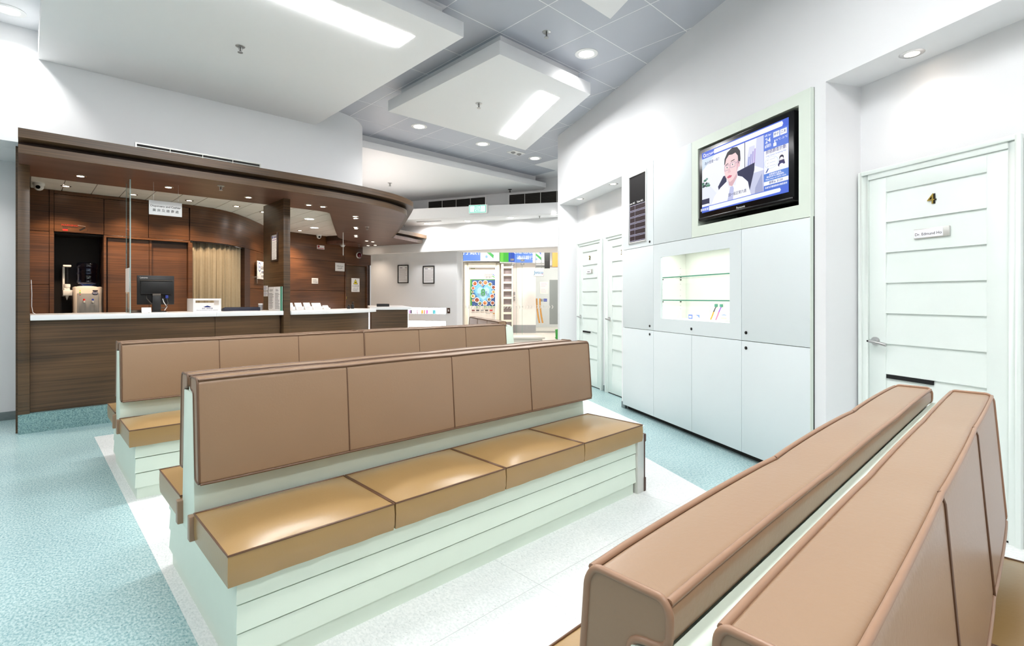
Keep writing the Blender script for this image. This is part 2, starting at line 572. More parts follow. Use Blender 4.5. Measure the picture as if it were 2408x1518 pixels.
platform(1, pl1, [(.2,3.5),(2.54,3.5),(2.54,6.38),(.2,6.38)], [(.40,3.64),(2.36,3.64),(2.36,3.89),(.40,3.89)])
pl2 = [(3.085,3.38),(4.407,3.375),(5.37,5.315),(3.085,5.325)]
platform(2, pl2, inset(pl2, .11), [(3.951,3.665),(4.227,3.665),(4.898,5.04),(4.623,5.04)])
pl4 = [(.6,.35),(2.36,.35),(3.326,2.353),(.6,2.353)]
platform(3, pl4, inset(pl4, .11), [(.85,.75),(2.35,.75),(2.35,1.0),(.85,1.0)])
pl_fill_rear = [(-.6,-2.7),(1.0,-2.7),(2.0,-.65),(-.6,-.65)]
platform(5, pl_fill_rear, inset(pl_fill_rear, .11), [(-.3,-1.2),(1.3,-1.2),(1.3,-.95),(-.3,-.95)])  # unseen panel behind the camera, added for more overhead light
pl_fill_left = [(-2.9,.7),(-.55,.7),(-.55,3.1),(-2.9,3.1)]
platform(6, pl_fill_left, inset(pl_fill_left, .11), [(-2.5,2.55),(-.9,2.55),(-.9,2.8),(-2.5,2.8)])  # unseen panel left of the view, added as fill for that side
pl3 = [(2.5,6.9),(7.56,6.9),(7.66,7.07),(5.835,11.246),(5.2,12.7),(2.5,12.7)]
platform(4, pl3, [(2.5,7.06),(7.42,7.06),(7.52,7.3),(5.7,11.4),(5.1,12.7),(2.5,12.7)], None, 3.46, 3.56)

# ---- white bulkhead above the reception, rounded at its right end
arc = []
cx, cy, r = 2.85, 7.13, .75
for k in range(0, 13):
    a = R(-90 + (90 - 26.9) * k / 12)
    arc.append((cx + r*math.cos(a), cy + r*math.sin(a)))
path = [(-4, 6.38), (0, 6.38), (2.6, 6.38)] + arc + [(arc[-1][0] + .4531*4.2, arc[-1][1] + .8915*4.2)]
bh = MB().ribbon(path, .3, 2.65, 3.702, 1)
bh.box(-4, -.02, 6.685, 7.34, 2.65, 2.75)
struct('wall_bulkhead', bh, 'wall_white', smooth=50)
struct('wall_left', B(-4, -.02, 7.35, 7.5, 0, 2.75), 'wall_white')
struct('baseboard_left', B(-4, -.03, 7.33, 7.36, 0, .085), 'grey_base', bevel=.004)

# ---- far wall, beam, entrance lobby
far = struct_empty('wall_far', (O_FAR[0], O_FAR[1], 0), ANG_FAR)
part('bulkhead', B(0, 6.2, 0, .32, 2.29, 2.9), 'plaster', far)
part('upper_wall', B(-1.5, 6.2, .01, .12, 2.88, 3.75), 'wall_white', far)
w = MB(); y0, y1 = .15, .40
for x0, x1, z0, z1 in ((.12,1.05,0,2.3), (1.05,2.187,0,.585), (1.05,2.187,.72,.886), (1.05,2.187,1.022,2.3), (2.187,2.47,0,2.3)):
    w.box(x0, x1, y0, y1, z0, z1)
w.box(1.05, 2.187, .40, .45, .5, 1.1)
part('wall_panel', w, 'wall_white', far)
beam_a = (5.768-.63*1.4, 9.155+1.4); beam_b = (7.432+.63*1.0, 6.516-1.0)
bp = [beam_a, beam_b, (O_FAR[0]+.399*6.1, O_FAR[1]-.917*6.1), (O_FAR[0]-.1, O_FAR[1]+.25)]
struct('trim_1', MB().prism(bp, 2.88, 3.10), 'plaster', bevel=.004)
# lobby shell (shop frame: x across the view, y away, y=0 at the glass)
lob = struct_empty('wall_lobby', (O_SHOP[0], O_SHOP[1], 0), ANG_SHOP)
part('return_wall', MB().prism([(-1.215,-3.86),(-1.49,.1),(-1.74,.1),(-1.5,-3.72)], 0, 2.64), 'wall_white', lob)
part('side_wall', MB().prism([(1.95,-4.6),(2.2,-4.6),(2.6,.1),(2.35,.1)], 0, 2.7), 'wall_white', lob)
part('lobby_ceiling', MB().prism([(-1.6,-3.6),(2.2,-4.9),(2.6,.1),(-1.8,.1)], 2.62, 2.72), 'plaster', lob)
lobl = add_light('AREA', 'lobby_lamp', lob, (.3, -2.0, 2.6), 16, (1,.97,.93), .5)

# ---- wood-clad walls of the dispensary
def offset_path(path, d):
    a = [Vector(p) for p in path]; out = []
    for i, p in enumerate(a):
        t = Vector((0,0))
        if i > 0: t += (p-a[i-1]).normalized()
        if i < len(a)-1: t += (a[i+1]-p).normalized()
        t.normalize(); out.append((p.x - t.y*d, p.y + t.x*d))
    return out
wd = struct_empty('wall_dispensary')
bk = MB()
bk.box(-.3, .27, 8.91, 9.6, 0, 2.75)
bk.box(.27, 1.86, 8.91, 9.6, 2.12, 2.75)
bk.box(.80, 1.86, 8.97, 9.6, 0, 2.12)
bk.box(.27, .80, 9.42, 9.6, 0, 2.12)
part('backing', bk, 'wood_dark', wd)
part('alcove_lining', MB().box(.27,.278,8.9,9.42,0,2.11).box(.775,.80,8.9,9.42,0,2.11), 'wood_dark', wd)
part('alcove_back', MB().box(.278,.775,9.40,9.42,0,2.11).box(.278,.775,8.95,9.4,2.09,2.11), 'alcove', wd)
part('alcove_shelf', B(.278, .775, 8.96, 9.42, .88, .91), 'wood_dark', wd)
def panel(x0, x1, z0, z1, y=8.88, th=.035, m='wood_red', name='panel'):
    return part(name, B(x0, x1, y, y+th, z0, z1), m, wd, .0015, False)
for z0, z1 in ((0,1.417),(1.424,2.103),(2.11,2.648)): panel(-.28, .227, z0, z1)
panel(.231, .273, 0, 2.648, 8.868, .05, name='trim_strip')
for x0, x1 in ((.278,.778),(.785,1.281),(1.288,1.783)): panel(x0, x1, 2.115, 2.602)
panel(.276, 1.80, 2.606, 2.648, 8.874, name='trim_strip')
panel(.781, 1.80, 2.080, 2.109, 8.87, name='trim_strip')
panel(.781, .808, 0, 2.080, 8.87, .1, name='trim_strip')
panel(1.772, 1.828, 0, 2.080, 8.87, .1, name='trim_strip')
panel(1.297, 1.325, 0, 2.080, 8.90, .06, name='trim_strip')
panel(.825, 1.293, .01, 2.074, 8.905, .035, name='sliding_door')
panel(1.33, 1.768, .01, 2.045, 8.935, .03, name='sliding_door')
CW = [(1.8,8.88),(1.95,8.905),(2.1,8.95),(2.23,9.02),(2.35,9.1),(2.48,9.215),(2.6,9.35),(2.76,9.55),(2.9,9.75),(3.2,10.2),(3.5,10.7),(3.75,11.02),(3.95,11.1)]
up = part('panel', MB().ribbon(CW[:7], .04, 2.115, 2.648), 'wood_red', wd, 0, 50)
part('panel', MB().ribbon(CW[6:], .04, 2.115, 2.648), 'wood_red', wd, 0, 50)
part('panel', MB().ribbon([(2.885,9.725)]+CW[8:], .04, 1.424, 2.108), 'wood_red', wd, 0, 50)
part('panel', MB().ribbon([(2.885,9.725)]+CW[8:], .04, 0, 1.417), 'wood_red', wd, 0, 50)
part('curved_backing', MB().ribbon(offset_path(CW[:7], .045), .05, 2.1, 2.7, 1).ribbon(offset_path([(2.90,9.75)]+CW[9:], .045), .05, 0, 2.7, 1), 'wood_dark', wd)
part('door_jamb', MB().ribbon([(2.74,9.525),(2.885,9.725)], .5, 0, 2.112), 'wood_dark', wd)
part('store_room_back', MB().ribbon([(1.6,9.9),(2.9,10.5)], .05, 0, 2.7).ribbon([(1.8,8.98),(1.7,9.9)], .05, 0, 2.7), 'wood_dark', wd)
part('side_lining', B(-.06, -.02, 6.55, 8.95, 0, 2.66), 'wood_v', wd)

ww = struct_empty('wall_wood', (O_WOOD[0], O_WOOD[1], 0), ANG_WOOD)
LX = 2.26
part('backing', B(-.35, LX, .03, .2, 0, 2.75), 'wood_dark', ww)
dx0, dx1 = 1.446, 2.138
for x0, x1, z0, z1 in ((-.35,1.434,2.097,2.66),(-.35,1.434,1.415,2.09),(-.35,1.434,0,1.408),(1.44,LX,2.06,2.66)):
    part('panel', B(x0, x1, 0, .03, z0, z1), 'wood_red', ww, .0015, False)

# ---- inner tiled ceiling of the dispensary
ic_poly = [(-.06,6.6),(3.4,6.7),(5.9,11.0),(6.2,11.7),(3.6,11.4),(1.6,9.9),(-.3,9.5)]
ic = struct('ceiling_dispensary', MB().prism(ic_poly, 2.663, 2.70), 'inner_tile')
it = B(-.146, .146, -.296, .296, 2.651, 2.664).mesh('ceiling_tile', .002, 1, False); it.materials.append(M['inner_tile'])
mat('tile_joint', C(150, 140, 136), .7)
ic.data.materials.clear(); ic.data.materials.append(M['tile_joint'])
for i in range(0, 19):
    for j in range(0, 9):
        u = .2 + .3*i; v = 6.86 + .6*j
        if v > 8.9 + max(0, (u-1.9)*1.55): continue
        if u > 3.2 + .51*(v-7.0)+.35: continue
        link('ceiling_tile', it, None, ic, (u, v, 0))

# ================================================================== RECEPTION CANOPY
emit('cove_glow', (1, .93, .86, 1), 24)
front = [(-.04,5.96),(1.0,5.96),(2.1,5.968),(2.54,5.98),(2.88,6.012),(3.25,6.08),(3.6,6.185),(3.9,6.35),(4.05,6.475),(4.14,6.60),(4.29,6.88),(4.81,7.90),(5.43,9.17)]
hole = [(5.30,10.44),(5.07,10.32),(4.90,10.22),(4.75,10.08),(4.62,9.92),(4.50,9.72),(4.23,9.2),(3.65,8.06),(3.25,7.26),(3.19,7.15),(3.12,7.085),(3.0,7.05),(2.6,7.045),(.06,7.045),(-.04,7.045)]
outer_back = [(6.464,9.66),(5.835,11.246),(6.2,11.6),(4.95,11.29)]
cn = thing('reception_canopy', 'dark veneered wood canopy with two curved tiers over the reception counter', 'canopy')
low = front + outer_back[:1] + outer_back[1:2] + [(6.12,11.56),(4.96,11.26)] + hole
def tri_slab(poly, z0, z1):
    return MB().prism(poly, z0, z1)
part('soffit_tier', tri_slab(low, 2.473, 2.542), 'wood_soffit', cn)
# veneer edge bands of both tiers
def offs(path, d):
    a = [Vector(p) for p in path]; out = []
    for i, p in enumerate(a):
        t = Vector((0,0))
        if i > 0: t += (p-a[i-1]).normalized()
        if i < len(a)-1: t += (a[i+1]-p).normalized()
        t.normalize(); out.append((p.x + t.y*d, p.y - t.x*d))
    return out
def dense(path, n=6):
    out = []
    P = [Vector(p) for p in path]
    for i in range(len(P)-1):
        p0 = P[max(i-1,0)]; p1 = P[i]; p2 = P[i+1]; p3 = P[min(i+2,len(P)-1)]
        for k in range(n):
            t = k/n
            q = .5*((2*p1)+(p2-p0)*t+(2*p0-5*p1+4*p2-p3)*t*t+(3*p1-p0-3*p2+p3)*t**3)
            out.append((q.x, q.y))
    out.append(tuple(P[-1])); return out
curve_front = front[:3] + dense(front[2:10], 5)[1:] + front[10:]
part('lower_fascia', MB().ribbon(offs(curve_front, .002), .03, 2.472, 2.543, 1), 'wood_v', cn, 0, 40)
part('shadow_gap', MB().ribbon(offs(curve_front, -.10), .1, 2.54, 2.60, 1), 'wood_dark', cn, 0, 40)
upf = offs(curve_front, .095)
upf[0] = (-.04, upf[0][1])
part('upper_tier', MB().ribbon(upf, .55, 2.584, 2.66, 1), 'wood_v', cn, 0, 40)
part('inner_fascia', MB().ribbon([(5.30,10.44),(4.96,11.24)], .05, 2.54, 2.655, -1), 'wood_dark', cn)
# far wing of the canopy
part('wing_fascia', MB().ribbon([(5.40,9.16),(6.466,9.66)], .03, 2.472, 2.543), 'wood_v', cn)
part('wing_gap', MB().ribbon([(5.36,9.28),(6.25,9.70)], .06, 2.54, 2.60), 'wood_dark', cn)
part('wing_upper_tier', MB().prism([(5.42,9.10),(6.62,9.64),(6.45,10.0),(5.3,9.5)], 2.584, 2.66), 'wood_v', cn)

part('cove_strip', MB().ribbon(offs(front[9:], -.22), .04, 2.661, 2.675, 1), 'cove_glow', cn)
# portal frame: left jamb and the deep post
single('portal_jamb', B(-.045, .035, 6.47, 6.6, 0.18, 2.474), 'wood_v', 'dark wooden jamb at the left end of the reception counter', 'post', bevel=.002)
single('counter_post', B(2.302, 2.382, 6.465, 7.2, 0, 2.474), 'wood_v', 'deep dark wooden post dividing the two reception counters', 'post', bevel=.002)

# ---- counters
ct = thing('reception_counter', 'long wood-fronted reception counter left of the deep post', 'counter')
part('front_panel', B(.037, 1.566, 6.535, 6.57, .182, 1.04), 'wood_v', ct, .001, False)
part('front_panel', B(1.57, 2.28, 6.535, 6.57, .182, 1.04), 'wood_v', ct, .001, False)
part('carcass', B(.037, 2.30, 6.57, 7.05, .1, 1.02), 'wood_dark', ct)
part('kick_plate', B(-.045, 2.30, 6.475, 6.535, 0, .18), 'vinyl_kick', ct)
wt = thing('worktop', 'white solid counter top running from the left jamb to the post', 'worktop')
part('slab', B(.037, 1.568, 6.465, 7.12, 1.04, 1.09), 'worktop', wt, .004)
part('slab', B(1.570, 2.302, 6.465, 7.12, 1.04, 1.09), 'worktop', wt, .004)
c2 = thing('curved_counter', 'curved wood-fronted counter right of the deep post', 'counter')
cf = dense([(2.384,6.50),(2.75,6.53),(3.1,6.61),(3.42,6.76),(3.72,6.98)], 4)
part('front_panel', MB().ribbon(cf, .03, 0, 1.04, 1), 'wood_v', c2, 0, 40)
part('carcass', MB().ribbon(offs(cf,-.031), .4, .1, 1.02, 1), 'wood_dark', c2, 0, 40)
part('led_strip', MB().ribbon([(3.728,6.985),(3.738,6.993)], .03, .05, 1.03, 1), 'led_glow', c2, label='vertical white light strip at the counter end')
part('end_panel', MB().ribbon([(3.70,7.03),(3.50,7.36)], .03, 0, 1.04, 1), 'wood_v', c2)
tf = dense([(2.384,6.44),(2.75,6.455),(3.12,6.54),(3.48,6.70),(3.80,6.94),(3.86,7.02)], 4)
t2 = tf + [(3.83,7.10),(3.60,7.42),(3.25,7.2),(2.9,7.08),(2.384,7.05)]
single('curved_worktop', MB().prism(t2, 1.04, 1.09), 'worktop', 'curved white counter top right of the deep post', 'worktop', bevel=.006)
c3a = math.atan2(-.4531, .8915)
c3 = thing('side_counter', 'low wood-fronted end counter with a white top beyond the staff gap', 'counter', (4.308,7.993,0), c3a)
part('front_panel', B(0, .62, 0, .03, 0, 1.045), 'wood_v', c3, .001, False)
part('side_panel', B(.59, .62, .03, 1.9, 0, 1.045), 'wood_v', c3, .001, False)
part('carcass', B(.02, .59, .03, 1.9, .05, 1.03), 'wood_dark', c3)
part('top', B(-.03, .68, -.03, 1.95, 1.045, 1.09), 'worktop', c3, .004)
part('led_strip', B(.621, .625, .01, .04, .05, 1.03), 'led_glow', c3)

# ---- recessed spots in the canopy soffit
def spot_lamp(u, v, z, label, power=SPOT, group='halogen spots in the canopy', col=(1,.80,.62), r=.042, size=95, tilt=None):
    t = thing('recessed_spot', label, 'spotlight', (u, v, z), 0, group)
    part('trim_ring', MB().lathe([(r*.72,.004),(r*.72,-.004),(r,-.006),(r*1.22,-.001),(r*1.22,.002)], seg=20), 'chrome', t, 0, True)
    part('lamp', MB().cyl((0,0,-.001), r*.72, .004, 16), 'warm_glow', t)
    if power: add_light('SPOT', 'lamp_light', t, (0,0,-.012), power, col, .03, size, .8, rot=tilt)
    return t
g1 = 'single spots along the front of the canopy'
for (u, txt) in ((.405,'above the left jamb, nearest the dome camera'),(1.148,'above the hanging dispensary sign'),(1.968,'just left of the deep post'),(2.701,'right of the deep post, first of a pair'),(2.894,'right of the deep post, second of a pair')):
    spot_lamp(u, 6.69, 2.473, 'small round halogen spot in the canopy ' + txt, group=g1)
for k, (u, v) in enumerate(((3.584,7.146),(3.675,7.313),(4.14,8.238),(4.222,8.384),(4.678,9.30),(4.779,9.491))):
    nm = ('nearest','nearest','middle','middle','farthest','farthest')[k]; fb = ('front','rear')[k % 2]
    spot_lamp(u, v, 2.473, '%s lamp of the %s pair of spots in the right canopy arm' % (fb, nm), SPOT*.5, 'paired spots in the canopy arm')
for k, (u, v) in enumerate(((5.30,10.041),(5.477,10.10),(5.799,10.915),(5.87,10.714))):
    spot_lamp(u, v, 2.473, 'small halogen spot %s of the four at the far end of the canopy' % ('leftmost','brightest','lowest left','lowest right')[k], SPOT*.5, 'spots at the far end of the canopy')
# spots in the inner tiled ceiling washing the wooden wall
for k, (u, v, p) in enumerate(((.374,8.47,1),(1.063,8.53,1),(1.711,8.50,.8),(2.339,8.53,.8),(2.811,8.80,.9),(3.42,9.75,.9),(4.138,10.70,1.5))):
    spot_lamp(u, v, 2.651, 'small warm spot in the white tiled ceiling, %s from the left' % ('first','second','third','fourth','fifth','sixth','last')[k], SPOT*3.4*p, 'spots in the tiled dispensary ceiling', (1,.74,.50), .045, 110)
for k, (u, v) in enumerate(((3.648,9.006),(4.178,10.063))):
    t = thing('ceiling_downlight', 'oval looking white downlight in tiled dispensary ceiling, %s one' % ('nearer','farther')[k], 'downlight', (u, v, 2.651), 0, 'white downlights in dispensary ceiling')
    part('trim_ring', MB().lathe([(.075,.003),(.075,-.004),(.10,-.006),(.115,0)], seg=24), 'white_plastic', t, 0, True)
    part('lamp', MB().cyl((0,0,-.002), .075, .004, 20), 'lamp_glow', t)
    add_light('AREA', 'lamp_light', t, (0,0,-.012), DOWN*.35, (1,.96,.92), .12)

# ---- main ceiling downlights
def downlight(u, v, z, label, power=DOWN, r=.095, col=(1,.99,.97), group='round downlights in the tiled ceiling', spread=125):
    t = thing('ceiling_downlight', label, 'downlight', (u, v, z), 0, group)
    part('trim_ring', MB().lathe([(r*.8,.004),(r*.8,-.005),(r,-.008),(r*1.2,-.003),(r*1.2,.001)], seg=28), 'white_plastic', t, 0, True)
    part('lamp', MB().cyl((0,0,-.002), r*.8, .005, 24), 'lamp_glow', t)
    add_light('AREA', 'lamp_light', t, (0,0,-.014), power, col, r*1.5, spread=spread)
    return t
downlight(4.06, 3.16, 3.692, 'round white downlight right of the sprinkler, nearest the right wall', DOWN*.6)
downlight(4.06, 6.15, 3.692, 'round white downlight beside the rounded white bulkhead')
downlight(5.25, 6.15, 3.692, 'round white downlight behind the skewed ceiling panel, middle of three')
downlight(6.45, 6.15, 3.692, 'round white downlight behind the ceiling panel, farthest right of three')
downlight(-.75, 6.9, 2.65, 'unseen round downlight added in the low soffit left of the canopy')  # unseen lamp added to brighten the wall left of the jamb
downlight(-.1, 6.08, 3.692, 'round white downlight at the top left, left of the big panel')
for k, (u, v) in enumerate(((6.364,9.332),(6.771,8.431),(7.119,7.465),(7.439,6.578))):
    dl = downlight(u, v, 2.88, 'round downlight under the far beam washing the white band, %s from the left' % ('first','second','third','last')[k], DOWN*1.3, .075, group='wall washers under the far beam', spread=170)
for (s, n, txt) in ((6.58,2.99,'over the farthest white door'),(5.6,2.99,'over the half hidden door beside the cabinet')):
    u = s*.4531+n*.8915; v = s*.8915-n*.4531
    spot_lamp(u, v, 2.645, 'small warm round spot in the recess ' + txt, SPOT*.10, 'warm spots over the consulting room doors', (1,.86,.76), .05, 120)
u = 2.12*.4531+3.03*.8915; v = 2.12*.8915-3.03*.4531
spot_lamp(u, v, 2.645, 'small warm round spot in the recess over the nearest white door at right', SPOT*.12, 'warm spots over the consulting room doors', (1,.86,.76), .05, 120)

# ---- sprinklers
def sprinkler(u, v, z, label, s=1.0, m='chrome'):
    t = thing('sprinkler', label, 'sprinkler', (u, v, z), 0, 'ceiling sprinklers')
    part('rose', MB().lathe([(.001,-.006),(.022*s,-.007),(.032*s,-.003),(.034*s,.001)], seg=20), m, t, 0, True)
    part('frame', MB().tube([(-.006*s,0,0),(-.012*s,0,-.02*s),(-.004*s,0,-.04*s)], .0025*s, 6).tube([(.006*s,0,0),(.012*s,0,-.02*s),(.004*s,0,-.04*s)], .0025*s, 6), m, t)
    part('bulb', MB().cyl((0,0,-.038*s), .0035*s, .034*s, 8), 'grille', t)
    part('deflector', MB().cyl((0,0,-.046*s), .018*s, .004*s, 12), m, t)
    return t
for u, v, z, txt, s in ((1.357,4.838,3.44,'chrome sprinkler under the big white ceiling panel at top left',1.2),(3.696,4.397,3.44,'chrome sprinkler under the skewed ceiling panel beside its light strip',1.2),
        (3.462,3.155,3.692,'chrome sprinkler in the grey tiles left of the bright downlight',1.2),(5.078,8.694,3.46,'chrome sprinkler under the far ceiling panel above the canopy curve',1.3),
        (7.142,7.514,3.46,'dark sprinkler under the far ceiling panel above the exit sign',1.3),(1.549,6.22,2.473,'chrome sprinkler in the canopy soffit left of the post',1.1),
        (4.258,8.052,2.473,'chrome sprinkler in the right arm of the canopy',1.1),(5.554,10.886,2.473,'chrome sprinkler at the far end of the canopy',1.1),(2.589,7.566,2.651,'chrome sprinkler in the tiled dispensary ceiling left of the post',1.1),
        (7.40,6.93,2.88,'small sprinkler under the far beam at right',1.0),(6.15,9.9,2.88,'small sprinkler under the far beam left of the slot',1.0)):
    sprinkler(u, v, z, txt, s, 'black' if 'dark' in txt else 'steel')

# ================================================================== BENCHES
_cache = {}
def prof_loop(prof, x):
    return [(x, y, z) for y, z in prof]
def rounded(prof, r=.012, n=3):
    out = []; P = [Vector(p) for p in prof]; N = len(P)
    for i in range(N):
        a, b, c = P[i-1], P[i], P[(i+1) % N]
        d1 = (a-b); d2 = (c-b); rr = min(r, d1.length*.45, d2.length*.45)
        p0 = b + d1.normalized()*rr; p1 = b + d2.normalized()*rr
        for k in range(n+1):
            t = k/n
            q = p0*(1-t)**2 + b*2*t*(1-t) + p1*t*t
            out.append((q.x, q.y))
    return out
BACK = [(-.156,.556),(-.127,.930),(-.116,.945),(-.032,.945),(-.024,.933),(-.024,.896),(-.070,.890),(-.099,.56)]
def back_mesh(w, side, n, pipe='leather_pipe_shaded'):
    """one continuous cover of n sections: puffed between the seams, piped along the edges"""
    key = ('b', round(w,3), side, n)
    if key in _cache: return _cache[key]
    prof = [(y*side, z) for y, z in rounded(BACK, .01)]
    per = 8; nx = per*n; m = len(prof); vs = []
    def puff(t): return .0032*abs(math.sin(math.pi*t*n))**.6
    for k in range(nx+1):
        t = k/nx; x = w*t; sw = puff(t) if 0 < k < nx else 0
        for y, z in prof:
            py = y + (sw if y*side > -.085 else -sw)*side*(1 if abs(y) > .1 else 0)
            vs.append((x, py, z + (sw*.9 - .002 if z > .93 else 0)))
    fs = [tuple(range(m-1,-1,-1)), tuple(range(m*nx, m*nx+m))]
    for k in range(nx): fs += [(k*m+i, k*m+(i+1)%m, (k+1)*m+(i+1)%m, (k+1)*m+i) for i in range(m)]
    me = MB().add(vs, fs).mesh('back_cushion', 0, 2, 50); me.materials.append(M['leather_back'])
    pm = MB()
    for x in (.001, w-.001):
        pm.tube(prof_loop([(y*side, z) for y, z in rounded(BACK, .016, 4)], x), .0046, 8, True)
    for y, z in ((-.124,.941),(-.027,.942),(-.156,.556)):
        pm.tube([(.004+(w-.008)*t/nx, y*side - (puff(t/nx)*side if abs(y) > .1 else 0), z+(puff(t/nx)*.9-.001 if z > .9 else 0)) for t in range(nx+1)], .0046, 8)
    pme = pm.mesh('piping', 0, 2, 60); pme.materials.append(M[pipe])
    sm = MB()
    for k in range(1, n):
        x = w*k/n
        sm.tube([(x, -.1215*side, .944),(x, -.128*side, .925),(x, -.1425*side, .74),(x, -.1575*side, .558)], .0028, 6)
    sme = sm.mesh('seam_piping', 0, 2, 60) if n > 1 else None
    if sme: sme.materials.append(M['leather_pipe_dark'])
    _cache[key] = (me, pme, sme); return _cache[key]
def seat_mesh(w, side, d0=.556, d1=.118):
    key = ('s', round(w,3), side)
    if key in _cache: return _cache[key]
    nx, ny = 14, 10; z0, z1 = .335, .440
    vs = []; fs = []
    def idx(i, j): return i*(ny+1)+j
    for i in range(nx+1):
        for j in range(ny+1):
            a = i/nx; b = j/ny
            x = .004 + (w-.008)*a; y = -(d0 + (d1-d0)*b)
            bul = .027*(1-abs(2*a-1)**3)*(1-abs(2*b-1)**3)
            dip = .004*math.sin(5*a+2*b)*math.sin(3*b+1)
            vs.append((x, y*side, z1 + bul + dip*(0 < a < 1)*(0 < b < 1)))
    for i in range(nx):
        for j in range(ny): fs.append((idx(i,j), idx(i+1,j), idx(i+1,j+1), idx(i,j+1)))
    ring = [idx(i,0) for i in range(nx+1)] + [idx(nx,j) for j in range(1,ny+1)] + [idx(i,ny) for i in range(nx-1,-1,-1)] + [idx(0,j) for j in range(ny-1,0,-1)]
    rings = [ring]
    for zz, outw in ((.40,.003),(.36,.001),(.337,-.004)):
        o = len(vs); rr = []
        for q in ring:
            x, y, z = vs[q]; cx, cyy = w/2, -(d0+d1)/2*side
            x2 = x + outw*(1 if x > w-.01 else -1 if x < .01 else 0)*.5
            y2 = y + outw*(1 if y > cyy else -1)
            wv = .002*math.sin(x*37+zz*40)
            vs.append((x2, y2 + (wv if abs(abs(y)-d0) < .02 else 0), zz)); rr.append(len(vs)-1)
        rings.append(rr)
    for r0, r1 in zip(rings, rings[1:]):
        n = len(r0)
        fs += [(r0[i], r0[(i+1)%n], r1[(i+1)%n], r1[i]) for i in range(n)]
    fs.append(tuple(rings[-1]))
    me = MB().add(vs, fs).mesh('seat_cushion', 0, 2, 55); me.materials.append(M['leather_seat'])
    loop = [(vs[q][0], vs[q][1], vs[q][2]+.001) for q in ring]
    pme = MB().tube(loop, .0036, 6, True).mesh('piping', 0, 2, 60); pme.materials.append(M['leather_pipe_dark'])
    _cache[key] = (me, pme); return me, pme

def wedge(a, b, d, z0, z1, t=.005, th=.034, square=False):
    """clapboard from x=a..b on the plane y=-d facing -y, lower edge proud, mitred ends"""
    m = MB()
    o = [(a,-d,z0),(b,-d,z0),(b if square else b-t,-d+t,z1),(a+t,-d+t,z1)]
    i = [(a+th,-d+th,z0),(b if square else b-th,-d+th,z0),(b if square else b-th,-d+th,z1),(a+th,-d+th,z1)]
    return m.add(o+i, [(0,1,2,3),(7,6,5,4),(0,4,5,1),(3,2,6,7),(0,3,7,4),(1,5,6,2)])
def spin(m, k, L, W):
    """move a board built for the front (length along x) to the back or the ends"""
    if k == 'back': m.v = [(L-x, -y, z) for x, y, z in m.v]
    if k == 'left': m.v = [(y+W, x-W, z) for x, y, z in m.v]      # x runs along -y .. 
    if k == 'right': m.v = [(L-y-W, W-x, z) for x, y, z in m.v]
    return m
def bench(label, loc, rot, n, L, sides=(1,-1), guard=False, units=None, cw=.598, pipe='leather_pipe_shaded'):
    t = thing('waiting_bench', label, 'bench', loc, rot, 'upholstered waiting benches')
    W = .525 if len(sides) == 2 else .525
    ylo, yhi = -W, (W if -1 in sides else .12)
    part('plinth', B(.012, L-.012, ylo+.014, yhi-.014, 0, .07), 'mint', t)
    part('base_core', B(.024, L-.024, ylo+.024, yhi-.024, .06, .338), 'mint', t)
    D = (yhi-ylo)
    for k, (z0, z1) in enumerate(((.074,.160),(.1665,.2535),(.260,.337))):
        part('board', wedge(0, L, -ylo, z0, z1, square=guard), 'mint', t)
        mm = wedge(0, L, yhi, z0, z1); mm.v = [(L-x, -y, z) for x, y, z in mm.v]; part('board', mm, 'mint', t)
        for e in (0, 1):
            mm = wedge(0, D, 0, z0, z1)
            mm.v = [(y, yhi-x, z) for x, y, z in mm.v] if e == 0 else [(L-y, ylo+x, z) for x, y, z in mm.v]
            part('board', mm, 'mint', t)
    spine = [(-.108,.33),(-.068,.884),(.068,.884),(.108,.33)] if -1 in sides else [(-.108,.33),(-.068,.882),(.05,.882),(.09,.33)]
    part('back_board', MB().ext(spine, -.028, L+.005), 'mint', t, .003)
    part('top_filler', B(-.02, L-.01, -.023, .023, .882, .899), 'mint', t)
    x0 = -.036
    for sd in sides:
        for i in range(n):
            me, pme = seat_mesh(cw, sd)
            s = link('seat_cushion', me, None, t, (x0 + i*cw, 0, 0)); link('piping', pme, None, s)
        un = units or n
        for i in range(0, n, un):
            me, pme, sme = back_mesh(un*(cw-.004)-.004, sd, un, pipe)
            s = link('back_cushion', me, None, t, (x0+.012 + i*(cw-.004), 0, 0)); link('piping', pme, None, s)
            if sme: link('seam_piping', sme, None, s)
        yy = (-.120, -.085) if sd == 1 else (.085, .120)
        part('seat_rail', B(x0-.012, x0+n*cw-.01, yy[0], yy[1], .338, .432), 'leather_back', t, .004)
    if guard:
        g = part('end_guard', B(L+.002, L+.075, -W-.012, W+.012, 0, .372), 'alu', t, .004, label='scuffed silver end panel')
        part('bumper_strip', B(L+.075, L+.092, -W-.012, W+.012, .06, .355), 'brown_plastic', g, .004)
        part('bumper_cap', B(L+.072, L+.100, -W-.016, W+.016, .318, .372), 'brown_plastic', g, .008)
        part('bumper_cap', B(L+.072, L+.097, -W-.016, W+.016, 0, .09), 'brown_plastic', g, .006)
    return t
bench('nearest back-to-back tan bench, cropped at the bottom right corner', (.491,.235,0), 0, 3, 1.715, cw=.585, pipe='leather_pipe')
bench('four-seat back-to-back tan bench with mint base in the centre foreground', (.491,2.32,0), 0, 4, 2.325, guard=True)
bench('long six-section back-to-back tan bench in front of the reception counter', (.491,4.40,0), 0, 6, 3.49, units=3, cw=.592)
bench('small far tan bench seen end-on before the glass entrance', (5.30,6.34,0), math.atan2(-.8915,-.4531), 3, 1.80, sides=(1,))

